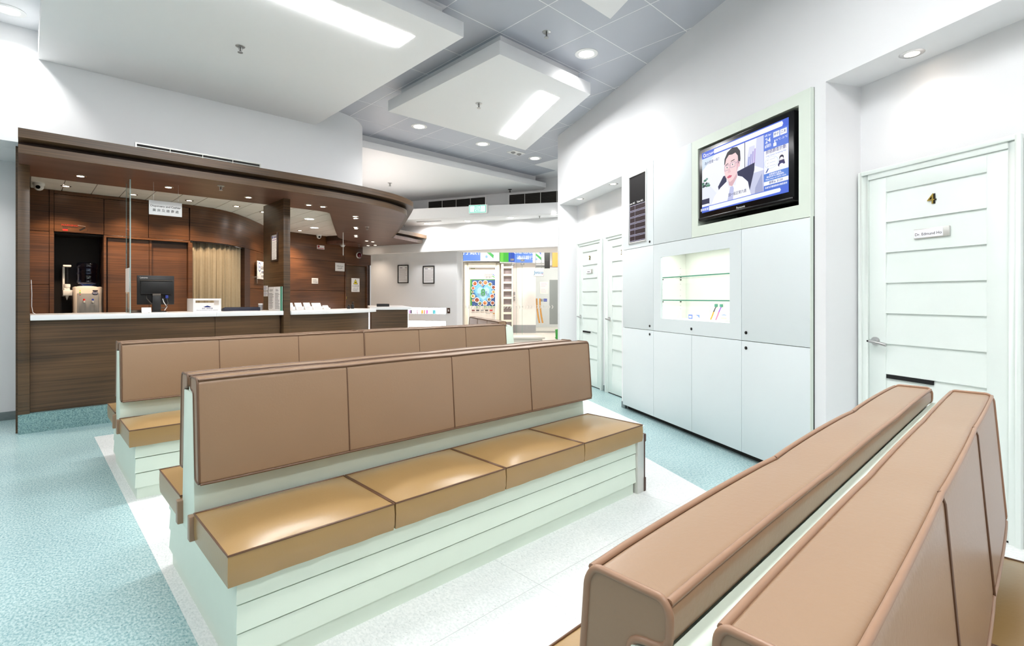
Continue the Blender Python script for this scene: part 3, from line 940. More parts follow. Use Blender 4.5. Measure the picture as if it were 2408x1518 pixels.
# ================================================================== BUILT-IN CABINET
WL = (O_WALL[0], O_WALL[1], 0)
cb = thing('built_in_cabinet', 'pale grey-blue built-in cabinet wall with television and lit display niche', 'cabinet', WL, ANG_WALL)
cx = [-5.13, -4.51, -3.895, -3.275, -2.645]
rz = [.05, .919, 1.785, 2.642]
g = .0022
def cdoor(x0, x1, z0, z1, m='cab', hole=None, name='cabinet_door'):
    y0, y1 = -.018, .004
    if not hole:
        return part(name, B(x0+g, x1-g, y0, y1, z0+g, z1-g), m, cb, .0015)
    a, b, c, d = hole
    mb = MB()
    mb.box(x0+g, a, y0, y1, z0+g, z1-g); mb.box(b, x1-g, y0, y1, z0+g, z1-g)
    mb.box(a, b, y0, y1, z0+g, c); mb.box(a, b, y0, y1, d, z1-g)
    return part(name, mb, m, cb)
def lock(door, x, z):
    part('lock', MB().cyl((x,-.0185,z), .0125, -.004, 16, 'y').cyl((x,-.022,z), .008, -.0035, 12, 'y'), 'black', door)
part('carcass', MB().box(-5.134, -2.64, .006, .03, .05, .92).box(-5.134,-4.49,.006,.03,.92,2.644).box(-3.29,-2.64,.006,.03,.92,1.79)
     .box(-4.49,-3.885,.006,.03,1.79,2.644).box(-3.9,-2.64,.40,.415,1.8,2.64), 'dark_gap', cb)
part('toe_kick', B(-5.13, -2.645, .05, .08, 0, .05), 'grille_dark', cb)
d = cdoor(cx[0], cx[1], rz[0], rz[1]); lock(d, -4.575, .878)
cdoor(cx[1], cx[2], rz[0], rz[1]); cdoor(cx[2], cx[3], rz[0], rz[1])
d = cdoor(cx[3], cx[4], rz[0], rz[1]); lock(d, -3.225, .865)
d = cdoor(cx[0], cx[1], rz[1], rz[2]); lock(d, -4.575, .962)
d = cdoor(cx[1], cx[3], rz[1], rz[2], hole=(-4.382,-3.407,1.047,1.652)); lock(d, -3.895, .972)
d = cdoor(cx[3], cx[4], rz[1], rz[2]); lock(d, -3.225, .982)
d = cdoor(cx[0], cx[1], rz[2], rz[3], hole=(-4.992,-4.640,1.84,2.585)); lock(d, -4.575, 1.825)
cdoor(cx[1], cx[2], rz[2], rz[3])
tvf = part('television_surround', MB().box(cx[2]+g,-3.806,-.018,.004,rz[2]+g,rz[3]-g).box(-2.737,cx[4],-.018,.004,rz[2]+g,rz[3]-g)
     .box(-3.806,-3.2755,-.018,.004,rz[2]+g,1.880).box(-3.2745,-2.737,-.018,.004,rz[2]+g,1.880)
     .box(-3.806,-3.2755,-.018,.004,2.557,rz[3]-g).box(-3.2745,-2.737,-.018,.004,2.557,rz[3]-g), 'cab_green', cb, label='pale green panel around the television')
part('television_niche', MB().box(-3.83,-3.806,.004,.40,1.86,2.58).box(-2.737,-2.715,.004,.40,1.86,2.58).box(-3.83,-2.71,.004,.40,1.855,1.880).box(-3.83,-2.71,.004,.40,2.557,2.58), 'cab_green', cb)
part('side_edge', B(cx[4]-.001, cx[4]+.003, -.018, .012, .05, 2.642), 'cab_green', cb)
# lit display niche
nc = part('display_niche', MB().box(-4.48,-3.30,.335,.35,.99,1.75).box(-4.48,-4.468,.004,.335,.99,1.75).box(-3.31,-3.30,.004,.335,.99,1.75).box(-4.468,-3.31,.004,.335,1.035,1.047).box(-4.468,-3.31,.004,.335,1.71,1.72), 'cab_in', cb, label='bright cream interior of the display niche')
for z in (1.222, 1.445):
    part('glass_shelf', B(-4.465,-3.315,.03,.33,z,z+.010), 'glass_shelf', cb, label='clear glass shelf')
    part('shelf_edge', B(-4.465,-3.315,.026,.031,z,z+.010), 'glass_edge', cb, label='green glass shelf edge')
pins = MB()
for z in (1.215, 1.438):
    for y in (.06, .27): pins.cyl((-4.468,y,z-.004), .006, .012, 8, 'x')
part('shelf_pin', pins, 'black', nc)
holes = MB()
for z in (1.09,1.14,1.17,1.27,1.33,1.39,1.49,1.55):
    for y in (.06, .27): holes.cyl((-4.4682,y,z), .003, .001, 6, 'x')
part('pin_hole', holes, 'grille', nc)
part('glass_pane', B(-4.382,-3.407,-.006,-.002,1.047,1.652), 'glass_clear', cb, label='clear pane of the display niche')
add_light('AREA', 'niche_lamp', cb, (-3.88,.10,1.70), 3, (1,1,.96), 1.0, size_y=.08)
add_light('AREA', 'niche_lamp', cb, (-3.88,.10,1.20), .8, (1,1,.96), 1.0, size_y=.08)

# things standing in the niche
def atwall(x, y): 
    c, s = math.cos(ANG_WALL), math.sin(ANG_WALL)
    return (O_WALL[0]+c*x-s*y, O_WALL[1]+s*x+c*y)
p = atwall(-4.128, .20)
tb = thing('toothpaste_box', 'small white and blue toothpaste carton lying in display niche', 'carton', (p[0],p[1],1.0475), ANG_WALL)
part('carton', B(-.085,.085,-.02,.02,0,.045), 'paper', tb, .001)
Flat().rect(-.083,-.02,.002,.043,C(110,130,210)).rect(-.02,.03,.028,.043,C(235,190,200)).poly([(.02,.043),(.083,.043),(.083,.01),(.06,.03)],C(110,135,215)).rect(-.075,-.035,.012,.03,C(245,245,250)).build('print', 'print', tb, (0,-.0206,0))
for k, (x, c1, c2, txt) in enumerate(((-3.914, C(245,160,40), C(40,40,60), 'orange handled toothbrush in a clear pack leaning in the display niche'), (-3.845, C(245,120,160), C(150,70,200), 'pink and purple toothbrush in a clear pack leaning in the display niche'))):
    p = atwall(x, .20)
    mat('brush_a%d'%k, c1, .35); mat('brush_b%d'%k, c2, .35)
    tt = thing('toothbrush', txt, 'toothbrush', (p[0],p[1],1.048), (0, 0, ANG_WALL), 'toothbrushes in the niche')
    part('handle', MB().tube([(0,0,.005),(.018,.006,.045),(.028,.01,.075)], .0055, 8), 'brush_a%d'%k, tt)
    part('neck', MB().tube([(.028,.01,.075),(.045,.015,.112),(.052,.018,.122)], .0045, 8), 'brush_b%d'%k, tt)
    part('bristle_head', B(.044,.066,.004,.026,.120,.146), 'glass_edge', tt, .003)
    part('blister', MB().box(-.014,-.008,.0,.004,.02,.13).box(.03,.08,.026,.03,.10,.155), 'glass_clear', tt)
p = atwall(-3.68, .20)
tt = thing('mouthwash_bottle', 'white bottle with blue lettering at right end of display niche', 'bottle', (p[0],p[1],1.048), ANG_WALL)
part('body', MB().lathe([(.001,0),(.045,.002),(.047,.01),(.047,.075),(.03,.095),(.024,.1)]), 'white_plastic', tt, 0, True)
part('cap', MB().cyl((0,0,.1), .026, .03, 20), 'white_plastic', tt)
Flat().text('oxifine', 0, .055, .022, C(90,120,200)).rect(-.035,.035,.02,.032,C(240,190,180)).build('label_print', 'print', tt, (0,-.049,0))

# ---- ticket board
tk = thing('ticket_display_board', 'narrow black queue display board with white ruled rows', 'display', WL, ANG_WALL)
part('bezel', MB().box(-4.996,-4.980,-.026,.004,1.836,2.589).box(-4.650,-4.634,-.026,.004,1.836,2.589).box(-4.98,-4.65,-.026,.004,1.836,1.856).box(-4.98,-4.65,-.026,.004,2.565,2.589), 'white_plastic', tk, .002)
part('panel', B(-4.981,-4.649,-.016,.004,1.855,2.566), 'board_black', tk)
F = Flat(); wl = C(190,190,215); dk = C(40,22,28)
for r in range(6):
    zt = 2.25 - r*.066; zb = zt - .054
    F.rect(-4.968,-4.872,zb,zt,dk).rect(-4.866,-4.658,zb,zt,dk)
    F.line([(-4.974,zt),(-4.655,zt)], .004, wl).line([(-4.974,zb),(-4.655,zb)], .004, wl).line([(-4.869,zb),(-4.869,zt)], .003, wl).line([(-4.974,zb),(-4.974,zt)], .003, wl)
F.text('Room NO.', -4.925, 2.275, .028, (1,1,1,1)).text('Ticket NO.', -4.765, 2.275, .028, (1,1,1,1))
F.build('print', 'print', tk, (0,-.0168,0))

# ---- television
tv = thing('television', 'black flat television showing a man in a white coat', 'television', WL, ANG_WALL)
X0, X1, Z0, Z1 = -3.790, -2.772, 1.918, 2.538
part('housing', B(X0,X1,-.02,.06,Z0,Z1), 'black_gloss', tv, .008)
part('rear_case', B(X0+.12,X1-.12,.06,.16,Z0+.08,Z1-.06), 'black', tv, .01)
part('wall_bracket', B(-3.36,-3.12,.10,.40,1.881,2.1), 'black', tv)
part('bottom_lip', B(X0+.004,X1-.004,-.028,-.018,Z0+.002,Z0+.026), 'black_gloss', tv, .006)
Flat().text('Panasonic', (X0+X1)/2, Z0+.04, .024, C(210,210,210)).rect(X1-.13,X1-.03,Z0+.022,Z0+.027,C(70,70,75)).build('brand_print', 'print', tv, (0,-.0212,0))
SX0, SX1, SZ0, SZ1 = X0+.046, X1-.046, Z0+.066, Z1-.036
SW, SH = SX1-SX0, SZ1-SZ0
F = Flat(.00003)
def q(pts): return [(SX0+a*SW, SZ0+b*SH) for a, b in pts]
def P_(pts, col): F.poly(q(pts), col)
def Rr(a, b, c, d, col): P_([(a,c),(b,c),(b,d),(a,d)], col)
def Tx(t, a, b, s, col, al='CENTER', sx=1): F.text(t, SX0+a*SW, SZ0+b*SH, s*SH, col, al, sx)
def E_(a, b, ra, rb, col, **k): F.ell(SX0+a*SW, SZ0+b*SH, ra*SW, rb*SH, col, **k)
Rr(0,1,0,1,C(60,95,205))
Rr(0,.755,.095,.895,C(236,238,250))
P_([(0,.7),(.18,.895),(0,.895)],C(205,220,235)); P_([(.30,.095),(.12,.40),(0,.50),(0,.095)],C(226,230,246))
Rr(.545,.552,.47,.895,C(30,30,60)); P_([(.56,.40),(.755,.40),(.755,.095),(.62,.095)],C(196,200,226)); P_([(.553,.5),(.64,.44),(.66,.80),(.6,.80)],C(214,216,238))
P_([(.66,.5),(.755,.42),(.755,.895),(.68,.895)],C(206,210,236))
for k in range(4): P_([(.575+.024*k,.45+.03*k),(.59+.024*k,.45+.03*k),(.605+.022*k,.66+.03*k),(.59+.022*k,.66+.03*k)],C(150+10*k,160,215))
P_([(.665,.18),(.735,.36),(.75,.095),(.66,.095)],C(160,165,200))
# leaves at the left
for k in range(14):
    a = .01+.09*random.random(); b = .42+.13*random.random(); E_(a,b,.018,.02,(C(20,40,50),C(60,120,90),C(120,160,150))[k%3],seg=7)
# chair
P_([(.22,.36),(.29,.50),(.33,.50),(.33,.30),(.24,.25)],C(22,26,70)); P_([(.46,.50),(.66,.55),(.655,.44),(.60,.14),(.50,.14)],C(22,26,70))
# coat and shirt
P_([(.13,.095),(.17,.22),(.25,.33),(.33,.40),(.40,.36),(.46,.44),(.52,.40),(.585,.30),(.615,.095)],C(242,243,254))
P_([(.33,.40),(.36,.28),(.39,.32),(.44,.30),(.46,.44)],C(230,232,250)); P_([(.375,.30),(.41,.30),(.42,.26),(.41,.095),(.34,.095),(.36,.2)],C(186,190,226))
# neck and head
P_([(.35,.42),(.36,.33),(.40,.30),(.46,.42),(.46,.52)],C(214,172,180))
P_([(.305,.70),(.30,.58),(.315,.48),(.345,.405),(.375,.375),(.41,.40),(.45,.47),(.48,.58),(.485,.70),(.47,.80),(.40,.84),(.33,.80)],C(240,206,208))
P_([(.455,.50),(.48,.60),(.485,.70),(.45,.66)],C(222,180,190))
P_([(.30,.66),(.305,.76),(.34,.85),(.40,.895),(.46,.875),(.495,.80),(.50,.68),(.49,.60),(.475,.62),(.468,.74),(.44,.80),(.40,.79),(.36,.80),(.325,.75),(.312,.68)],C(32,26,36))
P_([(.478,.56),(.492,.57),(.496,.64),(.482,.65)],C(232,190,196))
F.line(q([(.318,.655),(.352,.675)]), .006*SH*2, C(40,32,44)); F.line(q([(.385,.69),(.43,.70)]), .006*SH*2, C(40,32,44))
for a, b in ((.337,.615),(.405,.635)):
    E_(a,b,.014,.012,C(250,250,252),seg=10); E_(a,b,.007,.011,C(35,25,35),seg=8)
for a, b in ((.335,.61),(.407,.63)):
    F.line(q([(a-.03,b+.035),(a+.03,b+.04),(a+.03,b-.035),(a-.028,b-.04),(a-.03,b+.035)]), .004, C(170,150,175))
F.line(q([(.437,.64),(.485,.65)]), .004, C(170,150,175))
P_([(.362,.61),(.345,.53),(.36,.52),(.385,.53)],C(226,184,190)); P_([(.335,.465),(.365,.485),(.40,.47),(.385,.445),(.35,.44)],C(206,96,120))
Rr(0,.105,.13,.22,C(24,26,66)); Rr(0,.095,.10,.135,C(240,242,252))
Tx('再檢查一次，', .26,.155,.055,C(250,250,255)); Tx('因一般正常六週', .46,.175,.055,C(40,45,90)); Tx('為什麼要一年？', .145,.80,.055,C(70,80,130))
# top bar with logo
Rr(0,1,.895,1,C(55,92,210)); P_([(.17,.915),(.94,.915),(.95,.95),(.94,.985),(.17,.985),(.165,.95)],C(240,244,255))
F.ell(SX0+.035*SW,SZ0+.945*SH,.016,.016,(1,1,1,1)); F.ell(SX0+.035*SW,SZ0+.945*SH,.010,.010,C(55,92,210)); Tx('ualityHealthCare',.048,.945,.04,(1,1,1,1),'LEFT'); F.line(q([(.05,.92),(.10,.912),(.155,.935)]),.003,(1,1,1,1))
# right column
Rr(.76,1,.655,.895,C(86,120,216)); Tx('4月 Apr',.80,.865,.035,(1,1,1,1)); Tx('24',.80,.79,.10,(1,1,1,1)); Rr(.78,.83,.735,.74,(1,1,1,1)); Tx('星期四',.80,.71,.04,(1,1,1,1))
Rr(.855,.915,.80,.875,C(240,244,255)); Rr(.922,.985,.80,.875,C(240,244,255)); Tx('甲子',.885,.837,.045,C(40,50,120)); Tx('乙未',.953,.837,.045,C(40,50,120))
Tx('16 ℃ - 21 ℃',.935,.755,.035,(1,1,1,1)); Rr(.855,.885,.68,.725,(1,1,1,1)); Rr(.865,.875,.725,.765,(1,1,1,1))
Rr(.76,1,.33,.655,C(246,248,255)); Tx('肺癌篩查計劃',.88,.625,.06,C(60,50,130)); Tx('Lung Cancer Screening Plan',.88,.575,.032,C(120,140,210))
E_(.835,.47,.072,.085,C(214,224,246)); E_(.835,.47,.064,.076,C(250,251,255))
for k in range(3): Tx('✓',.80,.515-.045*k,.035,C(70,70,110)); Rr(.82,.875,.512-.045*k,.518-.045*k,C(180,190,220))
P_([(.775,.345),(.79,.345),(.81,.39),(.80,.40)],C(60,80,150))
E_(.935,.49,.022,.04,C(40,34,60)); E_(.935,.475,.017,.026,C(250,240,245)); P_([(.91,.46),(.96,.46),(.97,.40),(.91,.40)],C(60,50,90))
E_(.93,.405,.03,.035,C(40,40,100)); E_(.935,.385,.022,.03,C(250,240,245)); P_([(.90,.335),(.985,.335),(.975,.37),(.90,.37)],C(236,238,250))
Rr(.76,1,.22,.33,C(86,130,214)); Tx('如需預約及查詢，',.88,.305,.03,(1,1,1,1)); Tx('歡迎向本中心職員查詢。',.88,.275,.03,(1,1,1,1)); Tx('Please contact our staff for details.',.88,.245,.026,(1,1,1,1))
Rr(.76,1,.165,.22,C(240,244,255)); Tx('優惠價  $1200',.88,.192,.04,C(60,60,130)); Rr(.76,1,.095,.165,C(70,110,206)); Tx('長者及團體優惠請向職員查詢',.88,.13,.03,(1,1,1,1))
Rr(0,1,0,.095,C(70,104,214)); P_([(.10,.012),(.92,.03),(.93,.055),(.92,.085),(.10,.085)],C(236,240,255)); Tx('即時新聞 »',.048,.045,.05,(1,1,1,1))
F.build('screen', 'screen', tv, (0,-.0207,0), label='lit screen with a talking man in a white coat')

# ================================================================== DOORS
def text_mb(txt, size, depth):
    vs, fs = text_geo(txt, size, 'CENTER', depth)
    return MB().add([(x, -z, y) for x, y, z in vs], fs)
def clap_door(n, x0, x1, ywall, num, plate, label, slot=True, fr=.05, top=2.005):
    t = struct_empty('door_%d' % n, WL, ANG_WALL, label)
    f = part('door_frame', MB().box(x0-fr,x0-.004,ywall-.03,ywall+.01,0,top+fr).box(x1+.004,x1+fr,ywall-.03,ywall+.01,0,top+fr).box(x0-.004,x1+.004,ywall-.03,ywall+.01,top+.004,top+fr), 'door_white', t, .004)
    part('frame_bead', MB().box(x0-fr-.012,x0-fr+.012,ywall-.042,ywall-.02,0,top+fr+.012).box(x1+fr-.012,x1+fr+.012,ywall-.042,ywall-.02,0,top+fr+.012).box(x0-fr+.012,x1+fr-.012,ywall-.042,ywall-.02,top+fr-.012,top+fr+.012), 'door_white', f, .003)
    yb = ywall - .012
    bx0, bx1 = x0+.105, x1-.095
    part('stile', B(x0-.003,bx0,yb-.006,ywall,.012,top+.003), 'door_white', t, .0015)
    part('stile', B(bx1,x1+.003,yb-.006,ywall,.012,top+.003), 'door_white', t, .0015)
    part('rail', B(bx0,bx1,yb-.006,ywall,1.914,top+.003), 'door_white', t, .0015)
    part('rail', B(bx0,bx1,yb-.006,ywall,.012,.204), 'door_white', t, .0015)
    for k in range(9):
        z1 = 1.914-.19*k; z0 = z1-.19
        m = MB().add([(bx0,yb-.006,z0),(bx1,yb-.006,z0),(bx1,yb+.007,z1),(bx0,yb+.007,z1),(bx0,ywall,z0),(bx1,ywall,z0),(bx1,ywall,z1),(bx0,ywall,z1)],
                     [(0,1,2,3),(7,6,5,4),(0,4,5,1),(3,2,6,7),(0,3,7,4),(1,5,6,2)])
        part('panel_board', m, 'door_white', t)
    if slot:
        part('vent_slot', B(bx0+.005,bx0+.005+.5*(bx1-bx0),yb-.0075,yb+.01,.748,.771), 'dark_gap', t)
    part('threshold_gap', B(x0,x1,ywall-.016,ywall,0,.011), 'dark_gap', t)
    h = part('handle', MB().cyl((x0+.042,yb-.006,.975), .026, -.012, 20, 'y').cyl((x0+.042,yb-.018,.975), .010, -.03, 14, 'y').tube([(x0+.03,yb-.05,.975),(x0+.06,yb-.052,.972),(x0+.10,yb-.05,.966),(x0+.135,yb-.046,.958)], .0105, 10), 'steel', t, 0, 50)
    part('keyhole', MB().cyl((x0+.028,yb-.062,.975), .006, .004, 10, 'y'), 'black', h)
    mx = (bx0+bx1)/2
    if num:
        part('number', text_mb(num, .085, .003), 'gold', t, loc=(mx-.003, yb-.007, 1.818))
        part('number_shadow', text_mb(num, .085, .001), 'black', t, loc=(mx+.004, yb-.004, 1.818))
    if plate is not None:
        pl = part('nameplate', B(mx-.095,mx+.095,yb-.014,yb-.002,1.598,1.655), 'alu', t, .002)
        ff = Flat().rect(mx-.093,mx+.064,1.603,1.650,C(236,236,242))
        if plate: ff.text(plate, mx-.088, 1.622, .0225, C(25,25,35), 'LEFT')
        else: ff.rect(mx-.06,mx+.02,1.618,1.628,C(120,110,110))
        ff.build('name_card', 'print', pl, (0,yb-.0146,0))
    return t
clap_door(1, -2.48, -1.745, .31, '4', 'Dr. Edmund Ho', 'white clapboard door numbered 4 with a silver nameplate')
clap_door(2, -6.96, -6.285, .30, '2', '', 'white clapboard door numbered 2 in the far recess')
clap_door(3, -6.055, -5.34, .30, '3', None, 'white clapboard door half hidden by the cabinet wall', False)

# X-ray room door in the wooden wall
dx = struct_empty('door_4', (O_WOOD[0],O_WOOD[1],0), ANG_WOOD, 'brown wooden door with a yellow radiation warning sign')
part('door_frame', MB().box(1.44,1.472,-.02,.03,0,2.06).box(2.105,2.14,-.02,.03,0,2.06).box(1.472,2.105,-.02,.03,2.025,2.06), 'wood_red', dx, .003)
part('leaf', B(1.474,2.103,.005,.03,.01,2.023), 'wood_v', dx, .002)
part('lock_plate', B(1.482,1.502,-.004,.006,1.22,1.285), 'gold', dx, .002)
sg = single('radiation_sign', B(-.125,.125,-.006,0,-.165,.165), 'paper', 'white notice with yellow radiation triangle on the wooden door', 'sign', (O_WOOD[0]+1.765*math.cos(ANG_WOOD)-(-.003)*math.sin(ANG_WOOD), O_WOOD[1]+1.765*math.sin(ANG_WOOD), 1.56), ANG_WOOD)
Flat().poly([(-.07,.02),(.07,.02),(0,.145)],C(20,20,20)).poly([(-.055,.029),(.055,.029),(0,.128)],C(245,225,40)).ell(0,.06,.012,.012,C(20,20,20)).poly([(-.028,.05),(-.014,.085),(.0,.06)],C(20,20,20)).poly([(.028,.05),(.014,.085),(.0,.06)],C(20,20,20)).text('DANGER 危 險',0,-.025,.030,C(60,60,60)).text('X-RAY  X-光',0,-.075,.028,C(60,60,60)).lines(-.09,.09,-.145,-.10,2,C(120,120,120)).build('print','print',sg,(0,-.0065,0))
def wood_pt(x, y=0): 
    c, s = math.cos(ANG_WOOD), math.sin(ANG_WOOD); return (O_WOOD[0]+c*x-s*y, O_WOOD[1]+s*x+c*y)
def wood_sign(name, x0, x1, z0, z1, label, fl, m='paper', y=-.002):
    cxx, cz = (x0+x1)/2, (z0+z1)/2; p = wood_pt(cxx, y)
    o = single(name, B(-(x1-x0)/2,(x1-x0)/2,-.008,0,-(z1-z0)/2,(z1-z0)/2), m, label, 'sign', (p[0],p[1],cz), ANG_WOOD, bevel=.001)
    fl.build('print', 'print', o, (0,-.0085,0)); return o
wood_sign('room_sign', 1.165, 1.432, 1.875, 2.068, 'white square X-ray room sign left of the wooden door', Flat().text('X-Ray Room',0,.02,.036,C(20,20,20)).text('X-光室',0,-.035,.045,C(20,20,20)))
wood_sign('small_notice', .53, .695, 1.565, 1.69, 'small white notice in the middle of the wooden wall', Flat().lines(-.06,.06,-.045,.045,5,C(110,110,125)))
wood_sign('camera_notice', .668, .86, 2.345, 2.43, 'small red and white surveillance notice high on the wooden wall', Flat().rect(-.085,-.03,.0,.035,C(150,20,25)).rect(-.085,.08,-.035,-.018,C(190,90,90)).poly([(-.01,-.01),(.05,.02),(.06,.01),(.005,-.02)],C(230,230,230)).rect(-.08,-.05,-.012,-.002,C(40,40,40)))
p = wood_pt(1.85, -.01)
fb = thing('alarm_bell', 'dark red round fire alarm bell on the wooden wall', 'alarm bell', (p[0],p[1],2.285), ANG_WOOD)
part('base', MB().cyl((0,0,0), .075, -.03, 24, 'y'), 'white_plastic', fb)
part('gong', MB().lathe([(.06,-.03),(.06,-.05),(.045,-.075),(.02,-.085),(.001,-.086)], seg=24, axis='y'), 'bell_red', fb, 0, True)

# ================================================================== DISPENSARY THINGS
# water cooler in the alcove
wc = thing('water_cooler', 'cream water dispenser with a blue bottle in the dark alcove', 'water dispenser', (.622,9.10,.911))
cp = rounded([(-.151,-.16),(.151,-.16),(.151,.16),(-.151,.16)], .035, 4)
part('body', MB().prism(cp, 0, .49), 'cooler', wc, .012)
part('top_collar', MB().lathe([(.001,.505),(.07,.505),(.10,.498),(.115,.488)], seg=28), 'cooler', wc, 0, True)
fp = part('tap_recess', MB().prism([(-.115,-.004),(.115,-.004),(.112,.02),(-.112,.02)], .02, .40), 'cooler_grey', wc, .004, loc=(0,-.162,0))
fp.scale = (1,1,1)
part('tap_recess_shade', MB().box(-.1,.1,-.168,-.160,.12,.37), 'cooler_grey', wc, .02)
for x, m in ((-.045,'red'),(.045,'blue')):
    tp = part('tap', MB().cyl((x,-.165,.30), .014, -.03, 12, 'y').cyl((x,-.19,.275), .011, .03, 12), 'white_plastic', wc, .002)
    part('tap_lever', MB().cyl((x,-.19,.305), .014, .022, 12, r2=.009), m, tp)
Flat().rect(-.09,-.08,.425,.445,C(250,230,60)).rect(-.09,-.08,.40,.42,C(90,220,90)).rect(-.09,-.078,.38,.395,C(230,120,120)).rect(.045,.10,.425,.445,C(40,40,60)).ell(.072,.405,.032,.02,C(70,75,110)).rect(.048,.096,.40,.41,C(200,200,210)).build('panel_print','print',wc,(0,-.1695,0))
bt = part('bottle', MB().lathe([(.05,.505),(.055,.52),(.095,.53),(.112,.545),(.112,.575),(.107,.585),(.107,.655),(.112,.665),(.112,.68),(.107,.69),(.107,.745),(.112,.755),(.112,.80),(.105,.815),(.09,.82),(.001,.82)], seg=32), 'glass_bottle', wc, 0, 50, label='translucent blue water bottle')
part('water', MB().lathe([(.001,.51),(.045,.51),(.09,.535),(.103,.55),(.103,.74),(.001,.74)], seg=28), 'glass_bottle', bt, 0, 50)
# paper cup dispenser
cd = thing('cup_dispenser', 'white wall-mounted paper cup dispenser left of the water cooler', 'cup dispenser', (.41,9.06,1.22))
part('lid', MB().prism([(-.042,-.05),(.042,-.05),(.042,.04),(-.042,.04)], .445, .47), 'white_plastic', cd, .006)
part('tube', MB().lathe([(.024,.2),(.024,.445)], seg=20), 'glass_clear', cd, 0, True)
part('cup_stack', MB().lathe([(.001,.16),(.034,.17),(.036,.20),(.033,.215),(.001,.215)], seg=20), 'paper', cd, 0, True)
part('collar', B(-.042,.055,-.05,.04,.06,.135), 'white_plastic', cd, .006)
part('mount', B(-.042,-.02,.04,.34,.05,.45), 'white_plastic', cd)
part('cone_cup', MB().lathe([(.001,0),(.02,.06)], seg=16), 'paper', cd, 0, True)
part('cup_rest', MB().box(-.03,.03,-.03,.02,.13,.165), 'white_plastic', cd, .004)
part('waste_cup', MB().lathe([(.001,-.31),(.018,-.31),(.024,-.27)], seg=14), 'alu', cd, 0, True)

# glass screen on the counter
gs = thing('glass_screen', 'tall frameless glass screen standing upright on the counter', 'screen', (.785,6.5,1.09))
part('pane', B(-.005,.005,0,.275,0,1.38), 'glass_clear', gs)
part('polished_edge', B(-.005,.005,-.003,0,0,1.38), 'glass_edge_pale', gs)
part('rear_edge', B(-.004,.004,.275,.277,0,1.38), 'glass_edge_pale', gs)
part('notice', B(-.008,-.0055,.02,.27,.22,.47), 'paper', gs)

# hanging sign
hs = thing('hanging_sign', 'white hanging sign for dispensary and cashier under the canopy', 'sign', (1.091,6.5,2.205))
part('board', B(-.148,.148,-.006,.006,-.075,.075), 'paper', hs, .001)
part('wire', MB().tube([(-.108,0,.07),(-.108,0,.268)], .0015, 5), 'steel', hs)
part('wire', MB().tube([(.115,0,.07),(.115,0,.268)], .0015, 5), 'steel', hs)
Flat().text('Dispensary and Cashier',0,.018,.0285,C(20,20,22),bold=.014).text('藥 房 及 繳 費 處',0,-.028,.032,C(15,15,15),bold=.004).build('print','print',hs,(0,-.0066,0))

# wood-wall warning notice
wn = single('surveillance_notice', B(-.14,.14,-.003,0,-.05,.05), 'wood_red', 'small transparent surveillance warning notice above the alcove', 'sign', (.49,8.879,2.175))
Flat().text('WARNING!',-.06,.03,.034,C(190,40,25)).rect(-.13,.02,.004,.012,C(40,25,20)).rect(-.13,-.08,-.045,-.02,C(190,35,30)).rect(-.13,-.08,-.02,-.005,C(50,40,40)).poly([(.03,-.02),(.09,.02),(.10,.005),(.045,-.035)],C(15,15,15)).line([(.075,-.045),(.12,-.03),(.125,.0)],.004,C(30,20,20)).line([(.02,.04),(.1,.03)],.004,C(210,200,190)).build('print','print',wn,(0,-.0035,0))

# monitor seen from behind
mo = thing('computer_monitor', 'black flat monitor seen from behind on the counter', 'monitor', (1.066,6.90,1.0905), R(-4))
ms = part('screen_panel', B(-.172,.172,0,.028,.085,.41), 'black', mo, .004)
part('rear_housing', MB().ext([(0,.19),(-.05,.20),(-.05,.34),(-.03,.36),(0,.365)], -.14, .155), 'black', mo, .004)
part('vent_ledge', B(-.145,.16,-.052,0,.348,.358), 'grille', mo, .002)
st = part('stand_column', MB().box(-.038,.04,-.075,-.045,.0,.19), 'black', mo, .004)
part('hinge', MB().cyl((-.036,-.06,.19), .018, .075, 14, 'x'), 'grille', mo)
part('stand_foot', B(-.09,.09,-.10,.09,0,.012), 'black', mo, .004)
part('video_plug', B(.085,.112,-.045,0,.155,.19), 'blue', mo, .003)
part('signal_cable', MB().tube([(.098,-.03,.155),(.11,-.035,.10),(.085,-.05,.045),(.03,-.07,.05),(-.05,-.05,.10),(-.085,-.03,.15),(-.09,0,.19)], .0055, 8), 'grille', mo, 0, 60)
part('power_cable', MB().tube([(.06,-.03,.15),(.07,-.04,.11),(.10,-.04,.06),(.075,-.06,.02)], .004, 8), 'white_plastic', mo, 0, 60)
Flat().text('Lenovo',-.11,.385,.024,C(225,225,225)).text('ThinkVision',.125,.315,.014,C(190,40,50)).build('brand_print','print',mo,(0,-.0008,0))
kids(mo)
single('card_stand', MB().ext([(-.02,0),(.03,0),(.012,.055),(.004,.055)], -.045, .04), 'white_plastic', 'small tilted white card left of the monitor stand', 'card', (.955,6.72,1.0905))
tp = thing('telephone', 'black desk telephone half hidden behind the tilted white card', 'telephone', (.86,6.80,1.0905))
part('body', MB().ext([(-.08,0),(.08,0),(.08,.03),(-.06,.012)], -.07, .07), 'black', tp, .004)
part('handset', MB().tube([(-.05,-.05,.03),(-.05,0,.045),(-.05,.06,.042)], .014, 8), 'black', tp, 0, 60)
single('paper_slip', B(-.06,.10,-.04,.03,0,.004), 'paper', 'white paper slip lying under the monitor', 'paper', (1.02,6.62,1.0905))
